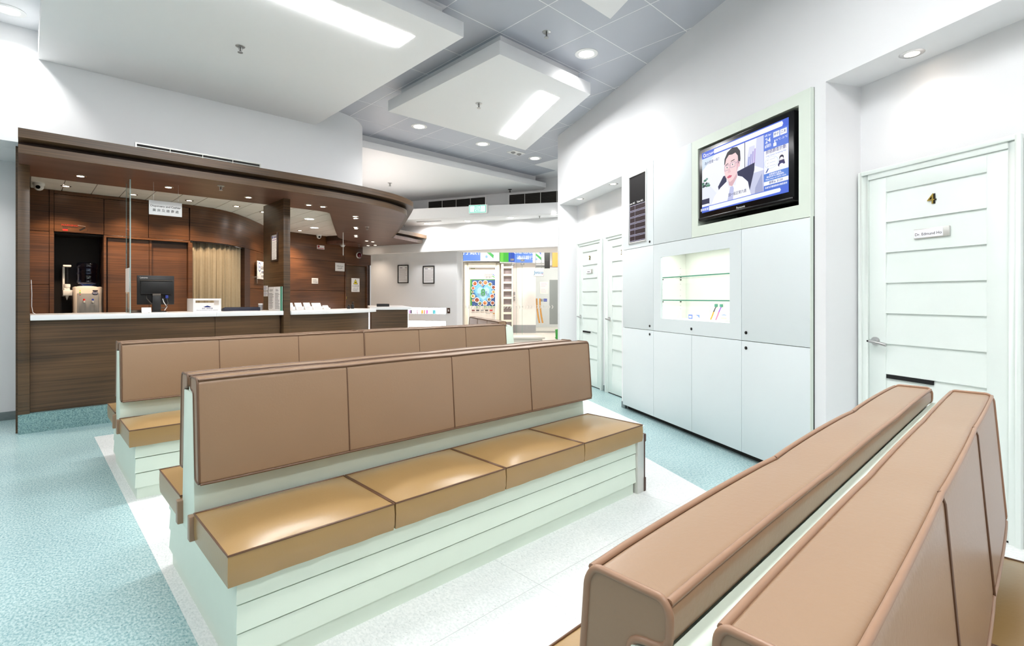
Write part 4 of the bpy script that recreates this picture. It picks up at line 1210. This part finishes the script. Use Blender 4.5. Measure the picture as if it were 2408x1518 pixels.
# prescription box
pb = thing('prescription_box', 'white acrylic drop box with a slot and blue arrow on counter', 'box', (1.53,6.70,1.0905))
part('front_plate', MB().box(-.143,.143,0,.006,0,.075).box(-.143,.143,0,.006,.13,.152).box(-.143,-.12,0,.006,.075,.13).box(.12,.143,0,.006,.075,.13), 'white_plastic', pb)
part('side_plate', B(-.143,-.138,.006,.30,0,.152), 'white_plastic', pb)
part('side_plate', B(.138,.143,.006,.30,0,.152), 'white_plastic', pb)
part('rear_plate', B(-.138,.138,.294,.30,0,.10), 'white_plastic', pb)
part('floor_plate', B(-.138,.138,.006,.294,0,.006), 'white_plastic', pb)
Flat().poly([(-.045,.055),(.045,.055),(0,.071)],C(30,45,110)).rect(-.03,.03,.050,.055,C(30,45,110)).text('請放入藥單取藥',0,.036,.016,C(50,55,110)).text('Please put prescription here for medication',0,.018,.0125,C(70,75,120)).build('print','print',pb,(0,-.0006,0))
# dark tray
dt = thing('keyboard_tray', 'dark navy slim keyboard lying on the counter beside the post', 'keyboard', (1.925,6.86,1.0905))
mat('navy', C(38,40,58), .5)
part('case', MB().ext([(-.09,0),(.09,0),(.09,.02),(-.09,.045)], -.205, .205), 'navy', dt, .004)
part('keys', MB().ext([(-.07,.043),(-.07,.048),(.07,.028),(.07,.023)], -.19, .19), 'black', dt, .001)
single('paper_sheet', B(-.15,.15,-.05,.05,0,.002), 'paper', 'white paper sheet lying in front of the slim keyboard', 'paper', (1.93,6.68,1.0905))
pc = thing('pen_cup', 'small grey and white pot at the counter beside the post', 'pot', (2.22,7.05,1.0905))
part('pot', MB().lathe([(.001,0),(.026,0),(.028,.085),(.024,.085),(.022,.01)], seg=18), 'cooler_grey', pc, 0, 50)
part('band', MB().lathe([(.0285,.07),(.029,.088),(.0285,.088)], seg=18), 'white_plastic', pc, 0, 50)
# notices on the post (its left face, u = 2.302)
def post_print(fl, name, v0, v1, z0, z1, label, frame=None, th=.006, cat='notice'):
    # face looks towards -u: local x runs along -v
    t = thing(name, label, cat, (2.3015, (v0+v1)/2, (z0+z1)/2), R(-90))
    w, h = (v1-v0)/2, (z1-z0)/2
    part('sheet', B(-w, w, -th, 0, -h, h), 'paper', t)
    if frame:
        b = .02
        part('frame', MB().box(-w-b,-w,-.018,0,-h-b,h+b).box(w,w+b,-.018,0,-h-b,h+b).box(-w,w,-.018,0,-h-b,-h).box(-w,w,-.018,0,h,h+b), frame, t, .002)
    fl.build('print', 'print', t, (0,-th-.0005,0)); return t
post_print(Flat().ell(-.07,.13,.018,.018,C(60,70,150)).rect(-.04,.08,.115,.14,C(130,130,160)).rect(-.08,.06,.09,.1,C(150,120,170)).lines(-.08,.08,-.15,.075,16,C(170,165,170)), 'framed_notice', 6.66, 6.86, 1.735, 2.05, 'dark framed price list hanging on the side of the post', 'wood_dark')
ns = thing('notice_stand', 'clear stand with two printed pages on the counter against post', 'notice stand', (2.292,6.74,1.0905), R(-90))
for x0, x1 in ((-.225,-.01),(.0,.20)):
    pg = part('page', B(x0,x1,-.004,0,.01,.295), 'paper', ns)
    Flat().lines(x0+.04,x1-.04,.24,.27,2,C(60,60,60)).lines(x0+.02,x1-.02,.02,.225,14,C(120,120,120),.4).build('print','print',pg,(0,-.0045,0))
part('back_plate', B(-.228,.258,.001,.004,0,.30), 'white_plastic', ns)
part('side_fin', B(.205,.262,-.006,0,0,.30), 'glass_edge', ns)
for k, (z0, z1) in enumerate(((1.345,1.41),(1.27,1.338))):
    post_print(Flat().lines(-.06,.06,-.025,.028,4,C(120,120,170)), 'small_card', 7.03, 7.17, z0, z1, '%s of two small white cards on the rear of the post' % ('upper','lower')[k])

# leaflet holders on the curved counter
for k, (u, v, w, h) in enumerate(((2.50,6.80,.115,.075),(2.63,6.84,.115,.075),(2.76,6.88,.115,.075),(2.91,6.93,.16,.07),(3.05,6.95,.10,.035))):
    lh = thing('leaflet_holder', 'clear leaflet holder on the curved counter, %s from the post' % ('first','second','third','fourth','fifth')[k], 'leaflet holder', (u,v,1.0905), R(20), 'leaflet holders on the curved counter')
    part('tray', MB().box(-w/2,w/2,-.03,-.027,0,h*.6).box(-w/2,w/2,-.03,.03,0,.004), 'white_plastic', lh)
    part('leaflet', MB().ext([(-.024,.004),(.0,.004),(.026,h+.02),(.018,h+.02)], -w/2+.004, w/2-.004), 'paper', lh)
    Flat().lines(-w/2+.012,w/2-.012,.01,h*.55,3,C(225,190,195)).build('print','print',lh,(0,-.0306,0))
pr = thing('label_printer', 'small grey and black printer behind the post', 'printer', (2.62,7.3,.92))
part('body', B(-.12,.12,-.1,.1,0,.20), 'white_plastic', pr, .01)
part('slot', B(-.11,.11,-.106,-.098,.12,.17), 'black', pr)
pr2 = thing('printer_stand', 'low shelf behind the curved counter carrying the small printer', 'shelf', (2.62,7.3,0))
part('top', B(-.2,.3,-.14,.14,.88,.918), 'wood_dark', pr2); part('side', B(-.2,-.17,-.14,.14,0,.88), 'wood_dark', pr2); part('side', B(.27,.3,-.14,.14,0,.88), 'wood_dark', pr2)
for k, (u, v, h) in enumerate(((3.42,7.02,.05),(3.50,7.06,.085))):
    hp = thing('hand_gel_bottle', ('short','tall')[k] + ' black pump bottle near the end of the curved counter', 'bottle', (u,v,1.0905), 0, 'black bottles on the curved counter')
    part('body', MB().lathe([(.001,0),(.022,0),(.024,h*.7),(.010,h*.8),(.010,h)], seg=16), 'black', hp, 0, 50)
    part('pump', MB().tube([(0,0,h),(0,0,h+.012),(.02,-.01,h+.012)], .005, 6), 'black', hp)
c3p = lambda x, y: (4.308+math.cos(c3a)*x-math.sin(c3a)*y, 7.993+math.sin(c3a)*x+math.cos(c3a)*y)
p = c3p(.22,.62)
tr = thing('document_tray', 'flat black document tray on the low end counter', 'tray', (p[0],p[1],1.0905), c3a)
part('base', B(-.11,.11,-.1,.1,0,.008), 'black', tr, .002); part('rim', MB().box(-.11,.11,-.1,-.094,.008,.05).box(-.11,.11,.094,.1,.008,.05).box(-.11,-.104,-.094,.094,.008,.05).box(.104,.11,-.094,.094,.008,.05), 'black', tr)
# chromed cup and chair edge at the left end of the counter
ls = thing('plastic_sheet', 'thin curled clear sheet leaning on the left jamb above counter', 'sheet', (.045,6.60,1.0905))
part('sheet', MB().tube([(0,0,.33),(.004,0,.2),(.003,0,.08),(.012,0,.02),(.035,0,.003)], .003, 6), 'white_plastic', ls)

# curtain across the store room door
def curtain(x0, x1, path, label, ph):
    P = [Vector(p) for p in path]; seg = []; tot = 0
    for a, b in zip(P, P[1:]): seg.append((tot, a, b)); tot += (b-a).length
    def at(s):
        for t0, a, b in seg:
            L = (b-a).length
            if s <= t0+L+1e-6: return a + (b-a)*((s-t0)/L), (b-a).normalized()
        return P[-1], (P[-1]-P[-2]).normalized()
    nx, nz = 90, 8; vs = []; fs = []
    for j in range(nz+1):
        for i in range(nx+1):
            s = tot*(x0+(x1-x0)*i/nx); p, d = at(s); nrm = Vector((d.y, -d.x))
            amp = .012 + .014*j/nz
            o = amp*math.sin(i*.36+ph) + .005*math.sin(i*1.3+ph*2+j*.3)
            q = p + nrm*(o - .02)
            vs.append((q.x, q.y, 2.10-2.08*j/nz))
    for j in range(nz):
        for i in range(nx): fs.append((j*(nx+1)+i, j*(nx+1)+i+1, (j+1)*(nx+1)+i+1, (j+1)*(nx+1)+i))
    o = single('curtain', MB().add(vs, fs), 'curtain', label, 'curtain', smooth=80, group='curtain halves')
    md = o.modifiers.new('thick', 'SOLIDIFY'); md.thickness = .004
cpath = [(1.83,8.95),(2.1,9.02),(2.35,9.17),(2.6,9.42),(2.735,9.585)]
curtain(0, .50, cpath, 'left half of the beige store room curtain', 0)
curtain(.505, 1, cpath, 'right half of the beige store room curtain', 1.3)
part('curtain_rail', MB().tube([(a,b,2.108) for a,b in cpath], .008, 8), 'steel', wd)

# clinic logo plate on the curved wooden wall
la = math.atan2(10.47-9.94, 3.35-2.993)
lg = thing('logo_plate', 'white clinic logo plate on clear acrylic on the curved wooden wall', 'sign', (3.17,10.195,1.80), la)
part('acrylic', B(-.30,.30,-.062,-.055,-.30,.28), 'glass_clear', lg)
part('white_plate', B(-.30,.30,-.072,-.064,-.20,.13), 'paper', lg, .002)
part('standoff', MB().cyl((-.27,-.075,.10),.012,.075,10,'y').cyl((.27,-.075,.10),.012,.075,10,'y').cyl((-.27,-.075,-.17),.012,.075,10,'y').cyl((.27,-.075,-.17),.012,.075,10,'y'), 'chrome', lg)
f = Flat()
f.ell(-.17,.02,.085,.085,C(30,60,150)); f.ell(-.17,.02,.066,.066,C(245,245,245)); f.rect(-.178,-.162,-.02,.06,C(30,60,150)); f.rect(-.21,-.13,.012,.028,C(30,60,150))
f.text('uality',.02,.02,.12,C(30,30,40),sx=.9); f.text('HealthCare',.08,-.07,.07,C(30,30,40),sx=.9)
f.line([(-.17,-.06),(-.13,-.12),(-.03,-.06),(.04,-.05),(.10,-.10),(.2,-.13),(.27,-.12)],.008,C(60,90,170)); f.text('卓健醫療',.02,-.15,.05,C(120,120,130))
f.build('logo_print','print',lg,(0,-.0726,0))

# dome cameras, detectors
def dome(u, v, z, label, ang):
    t = thing('dome_camera', label, 'camera', (u,v,z), ang, 'white dome cameras')
    part('base', MB().lathe([(.001,0),(.055,0),(.058,-.02),(.05,-.035)], seg=24), 'white_plastic', t, 0, 50)
    part('eyeball', MB().sphere((0,0,-.045), .048, 20, 10), 'white_plastic', t, 0, True)
    part('lens', MB().cyl((0,-.036,-.055), .022, -.012, 16, 'y'), 'black_gloss', t)
dome(.125, 8.48, 2.651, 'white dome camera on tiled ceiling at far left behind the jamb', R(-10))
dome(4.71, 11.10, 2.651, 'white dome camera on the tiled ceiling right of the post', R(-10))
sd = thing('smoke_detector', 'white smoke detector under the canopy left of the bell', 'detector', (5.32,11.22,2.473))
part('base', MB().cyl((0,0,-.012), .06, .012, 24), 'white_plastic', sd); part('head', MB().lathe([(.045,-.012),(.042,-.035),(.03,-.045),(.001,-.046)], seg=24), 'white_plastic', sd, 0, 50)
dr = single('pull_rod', MB().cyl((0,0,-.43), .006, .43, 8), 'white_plastic', 'thin white rod hanging from the canopy arm', 'rod', (4.30,9.05,2.473))

# air slot above the canopy
av = thing('air_slot', 'long dark air conditioning slot in the white bulkhead above the canopy', 'air vent', (1.41,6.38,2.755))
part('frame', MB().box(-.60,.60,-.008,.002,.062,.075).box(-.60,.60,-.008,.002,-.075,-.062).box(-.60,-.586,-.008,.002,-.062,.062).box(.586,.60,-.008,.002,-.062,.062), 'alu', av)
part('opening', B(-.586,.586,-.003,.002,-.062,.062), 'grille_dark', av)
for z in (-.04,-.015,.01,.035):
    part('slat', B(-.586,.586,-.007,-.003,z-.003,z+.003), 'alu', av)
for x in (-.3,0,.3): part('divider', B(x-.003,x+.003,-.008,-.003,-.062,.062), 'alu', av)

# ================================================================== FAR WALL THINGS
FL = (O_FAR[0], O_FAR[1], 0)
def farpt(x, y): 
    c, s = math.cos(ANG_FAR), math.sin(ANG_FAR); return (O_FAR[0]+c*x-s*y, O_FAR[1]+s*x+c*y)
for k, (x0, x1) in enumerate(((1.835,3.247),(3.81,5.2))):
    t = thing('air_grille', 'dark louvred air grille above the far beam, %s' % ('left of the exit sign','at the right by the wall'), 'air vent', FL, ANG_FAR) if False else thing('air_grille', ('dark louvred air grille above the green exit sign','dark louvred air grille partly hidden behind the right wall')[k], 'air vent', FL, ANG_FAR, 'louvred air grilles')
    z0, z1 = 3.13, 3.41
    part('frame', MB().box(x0-.03,x1+.03,-.012,.008,z1,z1+.03).box(x0-.03,x1+.03,-.012,.008,z0-.03,z0).box(x0-.03,x0,-.012,.008,z0,z1).box(x1,x1+.03,-.012,.008,z0,z1), 'plaster', t)
    part('backing', B(x0,x1,.002,.008,z0,z1), 'grille_dark', t)
    n = 14
    for i in range(n):
        z = z0 + (i+.5)*(z1-z0)/n
        part('louvre', MB().ext([(-.010,z-.007),(-.008,z-.009),(.004,z+.003),(.002,z+.005)], x0, x1), 'grille', t)
    for i in range(1, 4):
        x = x0+(x1-x0)*i/4; part('divider', B(x-.006,x+.006,-.013,.0,z0,z1), 'alu', t)
ex = thing('exit_sign', 'green lit exit sign on the far white beam', 'exit sign', (6.592,7.849,3.025), math.atan2(7.693-8.004, 6.69-6.494))
part('box', B(-.185,.20,-.075,-.01,-.085,.085), 'white_plastic', ex, .004)
Flat(.0001).rect(-.18,.18,-.08,.08,C(225,255,245)).rect(-.172,.172,-.072,-.062,C(30,190,160)).rect(-.172,.172,.062,.072,C(30,190,160)).rect(-.172,-.162,-.072,.072,C(30,190,160)).rect(.162,.172,-.072,.072,C(30,190,160)).text('出口',0,.03,.07,C(60,205,175)).text('EXIT',0,-.035,.07,C(60,205,175)).build('lit_face','lit_sign',ex,(0,-.0755,0))
for k, (xa, xb, zb, zt) in enumerate(((.904,1.20,1.594,2.019),(1.593,1.899,1.577,1.982))):
    p = farpt((xa+xb)/2, .149); w, h = (xb-xa)/2, (zt-zb)/2
    t = thing('framed_certificate', ('left','right')[k] + ' of two black framed documents on the far white wall', 'picture frame', (p[0],p[1],(zb+zt)/2), ANG_FAR, 'framed documents on the far wall')
    part('frame', MB().box(-w,-w+.02,-.02,0,-h,h).box(w-.02,w,-.02,0,-h,h).box(-w+.02,w-.02,-.02,0,-h,-h+.02).box(-w+.02,w-.02,-.02,0,h-.02,h), 'black', t, .002)
    sh = part('sheet', B(-w+.02,w-.02,-.006,-.001,-h+.02,h-.02), 'paper', t)
    Flat().rect(-w+.05,-.02,h-.075,h-.06,C(120,110,130)).rect(.05,w-.045,h-.075,h-.062,C(150,140,150)).lines(-w+.04,w-.035,-h+.05,h-.09,17,C(175,165,170),.3,.25).build('print','print',sh,(0,-.0065,0))
sw = farpt(2.264,.149)
t = thing('light_switch', 'small brass plate with white switch on the far white wall', 'switch', (sw[0],sw[1],.965), ANG_FAR)
part('plate', B(-.038,.038,-.008,0,-.06,.06), 'brown_plastic', t, .002); part('rocker', B(-.01,.014,-.014,-.008,-.02,.025), 'white_plastic', t, .002)
# lit niche shelves in the far wall
for k, (z0, z1) in enumerate(((.886,1.022),(.585,.72))):
    nz = thing('niche_light', ('upper','lower')[k] + ' glowing wall niche beside the low end counter', 'niche', FL, ANG_FAR, 'lit wall niches')
    part('diffuser', B(1.052,2.185,.385,.399,z0+.004,z1-.004), 'led_glow', nz)
for k, (x, w, col, txt) in enumerate(((1.16,.05,C(215,170,215),'lilac'),(1.20,.03,C(40,30,40),'black'),(1.37,.05,C(230,205,210),'pale pink'),(1.50,.06,C(245,200,90),'yellow'),(1.56,.04,C(235,150,120),'orange'),(1.63,.05,C(220,120,200),'magenta'),(1.82,.08,C(110,200,205),'turquoise'))):
    p = farpt(x+.0, .26); mat('leaf_%d'%k, col, .6)
    lf = thing('leaflet', '%s leaflet standing in the upper glowing wall niche' % txt, 'leaflet', (p[0],p[1],.8865), ANG_FAR, 'leaflets in the wall niche')
    part('card', B(-w/2,w/2,-.01,0,0,.085), 'leaf_%d'%k, lf); part('foot', B(-w/2,w/2,0,.02,0,.003), 'white_plastic', lf)
# slot diffuser under the far beam and emergency lamp
sl = single('slot_diffuser', MB().box(-.28,.28,-.03,.03,-.004,.002), 'grille', 'narrow grey air slot under the far beam', 'air vent', (6.22,9.05,2.88), math.atan2(-.846,.533))
em = thing('emergency_lamp', 'flat white twin emergency lamp in the tiles behind the panel', 'emergency lamp', (5.97,6.13,3.692))
part('plate', B(-.14,.14,-.09,.09,-.008,.0), 'white_plastic', em, .002)
for x in (-.07,.07): part('eye', MB().lathe([(.04,-.008),(.038,-.02),(.02,-.028),(.001,-.03)], seg=18).cyl((0,0,-.033),.014,.004,10), 'cooler_grey', em, 0, 50, loc=(x,0,0))

# ================================================================== ENTRANCE AND MALL
SH = (O_SHOP[0], O_SHOP[1], 0)
gw = struct_empty('window_1', SH, ANG_SHOP, 'frameless glass shop front of the clinic entrance')
for x0, x1 in ((-1.49,-.02),(.135,.30)): part('pane', B(x0,x1,0,.012,.02,2.62), 'glass_clear', gw)
part('edge_channel', B(-1.50,-1.475,-.02,.03,0,2.62), 'black', gw)
for x in (-.02, .125, .30): part('pane_edge', B(x,x+.006,-.002,.014,.02,2.62), 'glass_edge', gw)
gd = struct_empty('door_5', SH, ANG_SHOP, 'frameless glass entrance door')
part('leaf', B(.31,1.40,0,.012,.03,2.33), 'glass_clear', gd)
part('transom_pane', B(.31,1.40,0,.012,2.36,2.62), 'glass_clear', gd)
for x, z in ((-.03,2.40),(-.03,2.25),(.28,2.38),(.28,2.27)):
    part('patch_fitting', B(x-.02,x+.09,-.012,.024,z-.03,z+.03), 'steel', gd, .003)
part('patch_fitting', B(.05,.20,-.012,.024,.02,.09), 'steel', gd, .003)
chev = Flat()
for i in range(30):
    x = -1.42 + i*.09; c = C(238,238,235)
    chev.poly([(x,.93),(x+.022,.93),(x+.052,.98),(x+.03,.98)],c); chev.l -= 1
    chev.poly([(x+.03,.98),(x+.052,.98),(x+.022,1.03),(x,1.03)],c); chev.l -= 1
chev.build('chevron_band','print',gw,(0,-.004,0),label='white frosted chevrons on the glass')
# low table and green stool in the lobby
lt = thing('low_table', 'low pale peach table top in the entrance lobby', 'table', (7.45,7.4,0), ANG_SHOP)
part('top', B(-.55,.40,-.35,.35,.43,.47), 'peach', lt, .01)
part('apron', B(-.5,.35,-.3,.3,.36,.43), 'peach', lt)
for x in (-.47,.32):
    for y in (-.27,.27): part('leg', MB().cyl((x,y,0), .025, .36, 12), 'white_plastic', lt)
gc = thing('child_stool', 'bright green child stool beside the low peach table', 'stool', (8.0,6.85,0), ANG_SHOP)
part('seat', MB().lathe([(.001,.40),(.13,.40),(.15,.42),(.15,.44),(.001,.45)], seg=24), 'green_plastic', gc, 0, 50)
part('back', MB().lathe([(.14,.44),(.15,.60),(.13,.60),(.12,.44)], seg=24), 'green_plastic', gc, 0, 50)
for a in range(4): part('leg', MB().tube([(.09*math.cos(a*1.57+.8),.09*math.sin(a*1.57+.8),.40),(.13*math.cos(a*1.57+.8),.13*math.sin(a*1.57+.8),0)], .015, 8), 'green_plastic', gc)

# opposite bank front (about 2.7 m beyond the glass)
ml = struct_empty('wall_mall', SH, ANG_SHOP)
part('front_wall', B(-3.2,.85,2.9,3.1,0,3.4), 'mall_wall', ml)
part('back_wall', B(-3.5,4.8,6.5,6.7,0,3.4), 'wall_white', ml)
part('mall_ceiling', B(-4.4,4.9,.1,6.6,3.3,3.4), 'plaster', ml)
part('skirting', B(.04,.85,2.88,2.9,0,.28), 'cooler_grey', ml)
for x, y in ((-1.0,1.4),(1.2,1.4),(1.8,4.6)): add_light('AREA', 'mall_lamp', ml, (x,y,3.28), 75, (1,.96,.9), .6)
# bank sign bands
k = 18.2/1196
bx = lambda px: (px-1204)*k
bs = thing('bank_sign', 'blue and white illuminated bank fascia sign above the poster', 'sign', SH, ANG_SHOP, 'bank fascia signs')
part('light_box', B(bx(1060),bx(1175),2.55,2.9,2.54,3.05), 'white_plastic', bs)
def swoosh(f, cx, cz, s):
    gr, bl = C(50,190,70), C(40,100,215)
    f.poly([(cx-.5*s,cz+.9*s),(cx-.1*s,cz+.9*s),(cx+.5*s,cz+.2*s),(cx+.5*s,cz-.15*s)],bl)
    f.poly([(cx-.5*s,cz+.25*s),(cx-.5*s,cz-.1*s),(cx+.45*s,cz-.95*s),(cx+.5*s,cz-.55*s)],gr)
    f.ell(cx-.35*s,cz-.75*s,.14*s,.16*s,C(150,195,235),12)
f = Flat(.0004)
f.rect(bx(1060),bx(1131),2.55,3.04,C(100,145,235)).text('渣打銀行',bx(1106),2.86,.26,C(245,248,255)).rect(bx(1131),bx(1175),2.55,3.04,C(246,248,250)); swoosh(f,bx(1152),2.92,.30)
f.build('lit_face','lit_sign',bs,(0,2.548,0))
b2 = thing('bank_sign', 'green and blue illuminated bank fascia sign seen through the glass door', 'sign', SH, ANG_SHOP, 'bank fascia signs')
part('light_box', MB().prism([(bx(1176),2.6),(bx(1279),2.75),(bx(1279),3.2),(bx(1176),3.0)], 2.48, 3.05), 'white_plastic', b2)
f = Flat(.0004)
f.rect(bx(1176),bx(1196),2.52,3.04,C(110,215,60)).rect(bx(1184),bx(1196),2.52,3.04,C(60,190,40)).rect(bx(1196),bx(1210),2.52,3.04,C(30,80,190)).rect(bx(1210),bx(1252),2.50,3.04,C(100,145,235)).text('Chartered',bx(1231),2.86,.17,C(250,250,255)).text('渣打銀行',bx(1235),2.66,.15,C(250,250,255)).rect(bx(1252),bx(1279),2.49,3.04,C(246,248,250)); swoosh(f,bx(1266),2.78,.22)
f.build('lit_face','lit_sign',b2,(0,2.595,0),rot=R(4.5))
# poster board
pf = thing('poster_board', 'tall cream framed bank poster with plates around a big green 8', 'poster', SH, ANG_SHOP)
X0, X1 = bx(1093), bx(1175)
part('frame', MB().box(X0,X0+.13,2.74,2.9,0,2.5).box(X1-.13,X1,2.74,2.9,0,2.5).box(X0+.13,X1-.13,2.74,2.9,2.36,2.5), 'cream', pf, .01)
part('inner_bead', MB().box(X0+.13,X0+.16,2.76,2.88,0,2.36).box(X1-.16,X1-.13,2.76,2.88,0,2.36).box(X0+.16,X1-.16,2.76,2.88,2.33,2.36), 'paper', pf)
f = Flat(.0003); k2 = 18.05/1196
zz = lambda py: 1.25-(py-700)*k2
xx = lambda px: (px-1204)*k2
f.rect(xx(1103),xx(1167.5),.05,zz(625),C(226,214,206))
for i in range(3): f.rect(xx(1106.5+3.5*i),xx(1108.5+3.5*i),zz(632),zz(629.5),C(120,140,60))
f.text('Standard',xx(1148),zz(644.5),.075,C(120,125,140)).text('Chartered',xx(1148),zz(648.5),.075,C(120,125,140)).text('渣打銀行',xx(1149),zz(652.3),.06,C(120,125,140)); swoosh(f,xx(1160),zz(648),.075)
f.rect(xx(1105),xx(1164),zz(719),zz(656),C(60,90,150)).rect(xx(1105),xx(1164),zz(658),zz(656),C(70,140,70)).rect(xx(1105),xx(1109.5),zz(719),zz(656),C(80,150,70))
heart = [(0,-.95),(-.55,-.45),(-.95,.1),(-.95,.55),(-.6,.85),(-.2,.75),(0,.5),(.2,.75),(.6,.85),(.95,.55),(.95,.1),(.55,-.45)]
for s, c in ((1.0,C(90,160,205)),(.85,C(130,190,222)),(.62,C(175,214,232))): f.poly([(xx(1136)+a*.36*s, zz(689)+b*.42*s) for a, b in heart], c)
rs = random.Random(3)
plates = [(1116,666,6),(1129,664,5),(1141,664,6),(1152,668,5),(1160,675,5),(1160,686,4.5),(1157,696,5.5),(1150,704,5),(1140,712,6),(1128,713,5),(1121,705,6.5),(1112,696,5),(1112,677,4.5),(1134,670,2.5),(1112,706,3),(1111,686,3),(1158,712,5)]
cols = [C(190,90,60),C(120,90,60),C(210,130,80),C(90,120,60),C(160,60,50),C(225,190,120)]
for i, (a, b, r) in enumerate(plates):
    f.ell(xx(a),zz(b),r*k2,r*k2,C(245,244,242),14); f.ell(xx(a),zz(b),r*.75*k2,r*.75*k2,cols[i%6],12)
    for j in range(4): f.ell(xx(a)+rs.uniform(-.4,.4)*r*k2, zz(b)+rs.uniform(-.4,.4)*r*k2, r*.22*k2, r*.2*k2, cols[(i+j+2)%6], 7)
f.text('8',xx(1135.5),zz(687.5),.34,C(70,150,80)).text('折',xx(1143),zz(687),.085,C(80,90,150)).text('低至',xx(1126),zz(691.5),.06,C(90,110,150)).text('優惠',xx(1146),zz(691.5),.06,C(90,110,150))
f.text('愛上「渣打信用卡」',xx(1144),zz(722),.085,C(80,160,90))
for i, c in enumerate((C(120,60,60),C(60,60,70),C(150,150,150),C(70,60,60),C(190,50,50))): f.rect(xx(1109+10.5*i),xx(1116+10.5*i),zz(731),zz(728),c)
f.rect(xx(1142),xx(1152),zz(737.5),zz(736.5),C(150,150,150)).rect(xx(1159),xx(1163),zz(738),zz(735.5),C(200,140,60))
f.build('poster_print','print',pf,(0,2.86,0))
# white ladder shelf with dark panes
ls = thing('lattice_frame', 'white ladder-like window frame with dark panes beside the poster', 'window frame', SH, ANG_SHOP)
kk = 17.9/1196; lx = lambda px: (px-1204)*kk
part('upright', B(lx(1181),lx(1184),2.66,2.8,0,2.46), 'cream', ls); part('upright', B(lx(1203),lx(1206),2.66,2.8,0,2.46), 'cream', ls)
for i in range(9):
    zc = 2.33 - .27*i
    part('crossbar', B(lx(1184),lx(1203),2.66,2.8,zc-.035,zc+.035), 'cream', ls)
    part('pane', B(lx(1184),lx(1203),2.76,2.78,zc-.235,zc-.035), 'lattice_pane', ls)
part('spine', B(lx(1178.5),lx(1181),2.66,2.88,0,2.47), 'cream', ls)
# switches on the white return wall
for i, (a, b) in enumerate(((686,693),(697,700),(702.5,706.5))):
    t = thing('wall_plate', '%s of three small grey plates on the white wall beside the lattice' % ('top','middle','bottom')[i], 'switch', (SH[0],SH[1],0), ANG_SHOP, 'small wall plates in the mall')
    part('plate', B(lx(1208),lx(1211.5),2.87,2.9,zz(b),zz(a)), 'cooler_grey', t)
# second shop front with orange handles
g2 = struct_empty('window_2', SH, ANG_SHOP, 'glass shop front across the mall')
for x0, x1 in ((.86,1.28),(1.29,2.2)): part('pane', B(x0,x1,3.0,3.012,.05,2.35), 'glass_clear', g2)
part('head_rail', B(.86,2.2,2.98,3.03,2.35,2.42), 'steel', g2); part('floor_rail', B(.86,2.2,2.98,3.03,0,.06), 'steel', g2)
part('frosted_panel', B(1.35,2.2,3.02,3.03,.3,1.9), 'cooler_grey', g2)
for i, x in enumerate((.885,1.0)):
    h = part('pull_handle', MB().tube([(x+.10*(j/10)**2, 2.94, 1.23-.88*j/10) for j in range(11)], .03, 10), 'orange_wood', g2, 0, 60)
    part('handle_mount', MB().cyl((x+.01,2.94,1.05),.012,.06,8,'y').cyl((x+.05,2.94,.55),.012,.06,8,'y'), 'steel', h)
for i, (a, b) in enumerate(((662,676),(676.5,690))):
    t = thing('paper_notice', '%s cream paper notice on the shop glass across the mall' % ('upper','lower')[i], 'notice', SH, ANG_SHOP, 'paper notices on the far glass')
    part('sheet', B((1270-1204)*.0153,(1289-1204)*.0153,2.985,2.995,1.25-(b-700)*.0153,1.25-(a-700)*.0153), 'cream', t)
    Flat().lines((1272-1204)*.0153,(1287-1204)*.0153,1.25-(b-1.5-700)*.0153,1.25-(a+1.5-700)*.0153,3,C(190,170,190)).build('print','print',t,(0,2.984,0))
t = thing('card_reader', 'small grey and blue door reader on the far shop glass', 'card reader', SH, ANG_SHOP)
part('case', B(1.03,1.11,2.97,2.998,1.12,1.22), 'cooler_grey', t, .004)
bl = part('blue_label', B(1.13,1.26,2.985,2.998,1.12,1.22), 'blue', t); Flat().text('推 PUSH',1.195,1.17,.03,(1,1,1,1)).build('print','print',bl,(0,2.9845,0))
# projecting bank machine sign
jt = thing('projecting_sign', 'small white projecting sign with blue letters hanging in the mall', 'sign', SH, ANG_SHOP)
part('box', B(.74,1.09,2.15,2.25,1.98,2.26), 'alu', jt, .01)
Flat(.0003).rect(.755,1.075,1.995,2.245,C(246,250,252)).text('Jetco',.915,2.12,.15,C(30,120,170)).rect(1.02,1.065,2.06,2.075,C(220,80,100)).build('lit_face','lit_sign',jt,(0,2.149,0))
part('hanger', MB().box(.80,.82,2.19,2.21,2.26,3.3).box(1.0,1.02,2.19,2.21,2.26,3.3), 'steel', jt)
# dark and orange shop beyond
part('dark_pier', B(1.16,1.34,2.7,2.9,2.3,3.3), 'black', ml); part('orange_screen', B(1.42,2.3,2.6,2.7,2.35,3.3), 'orange_wood', ml)
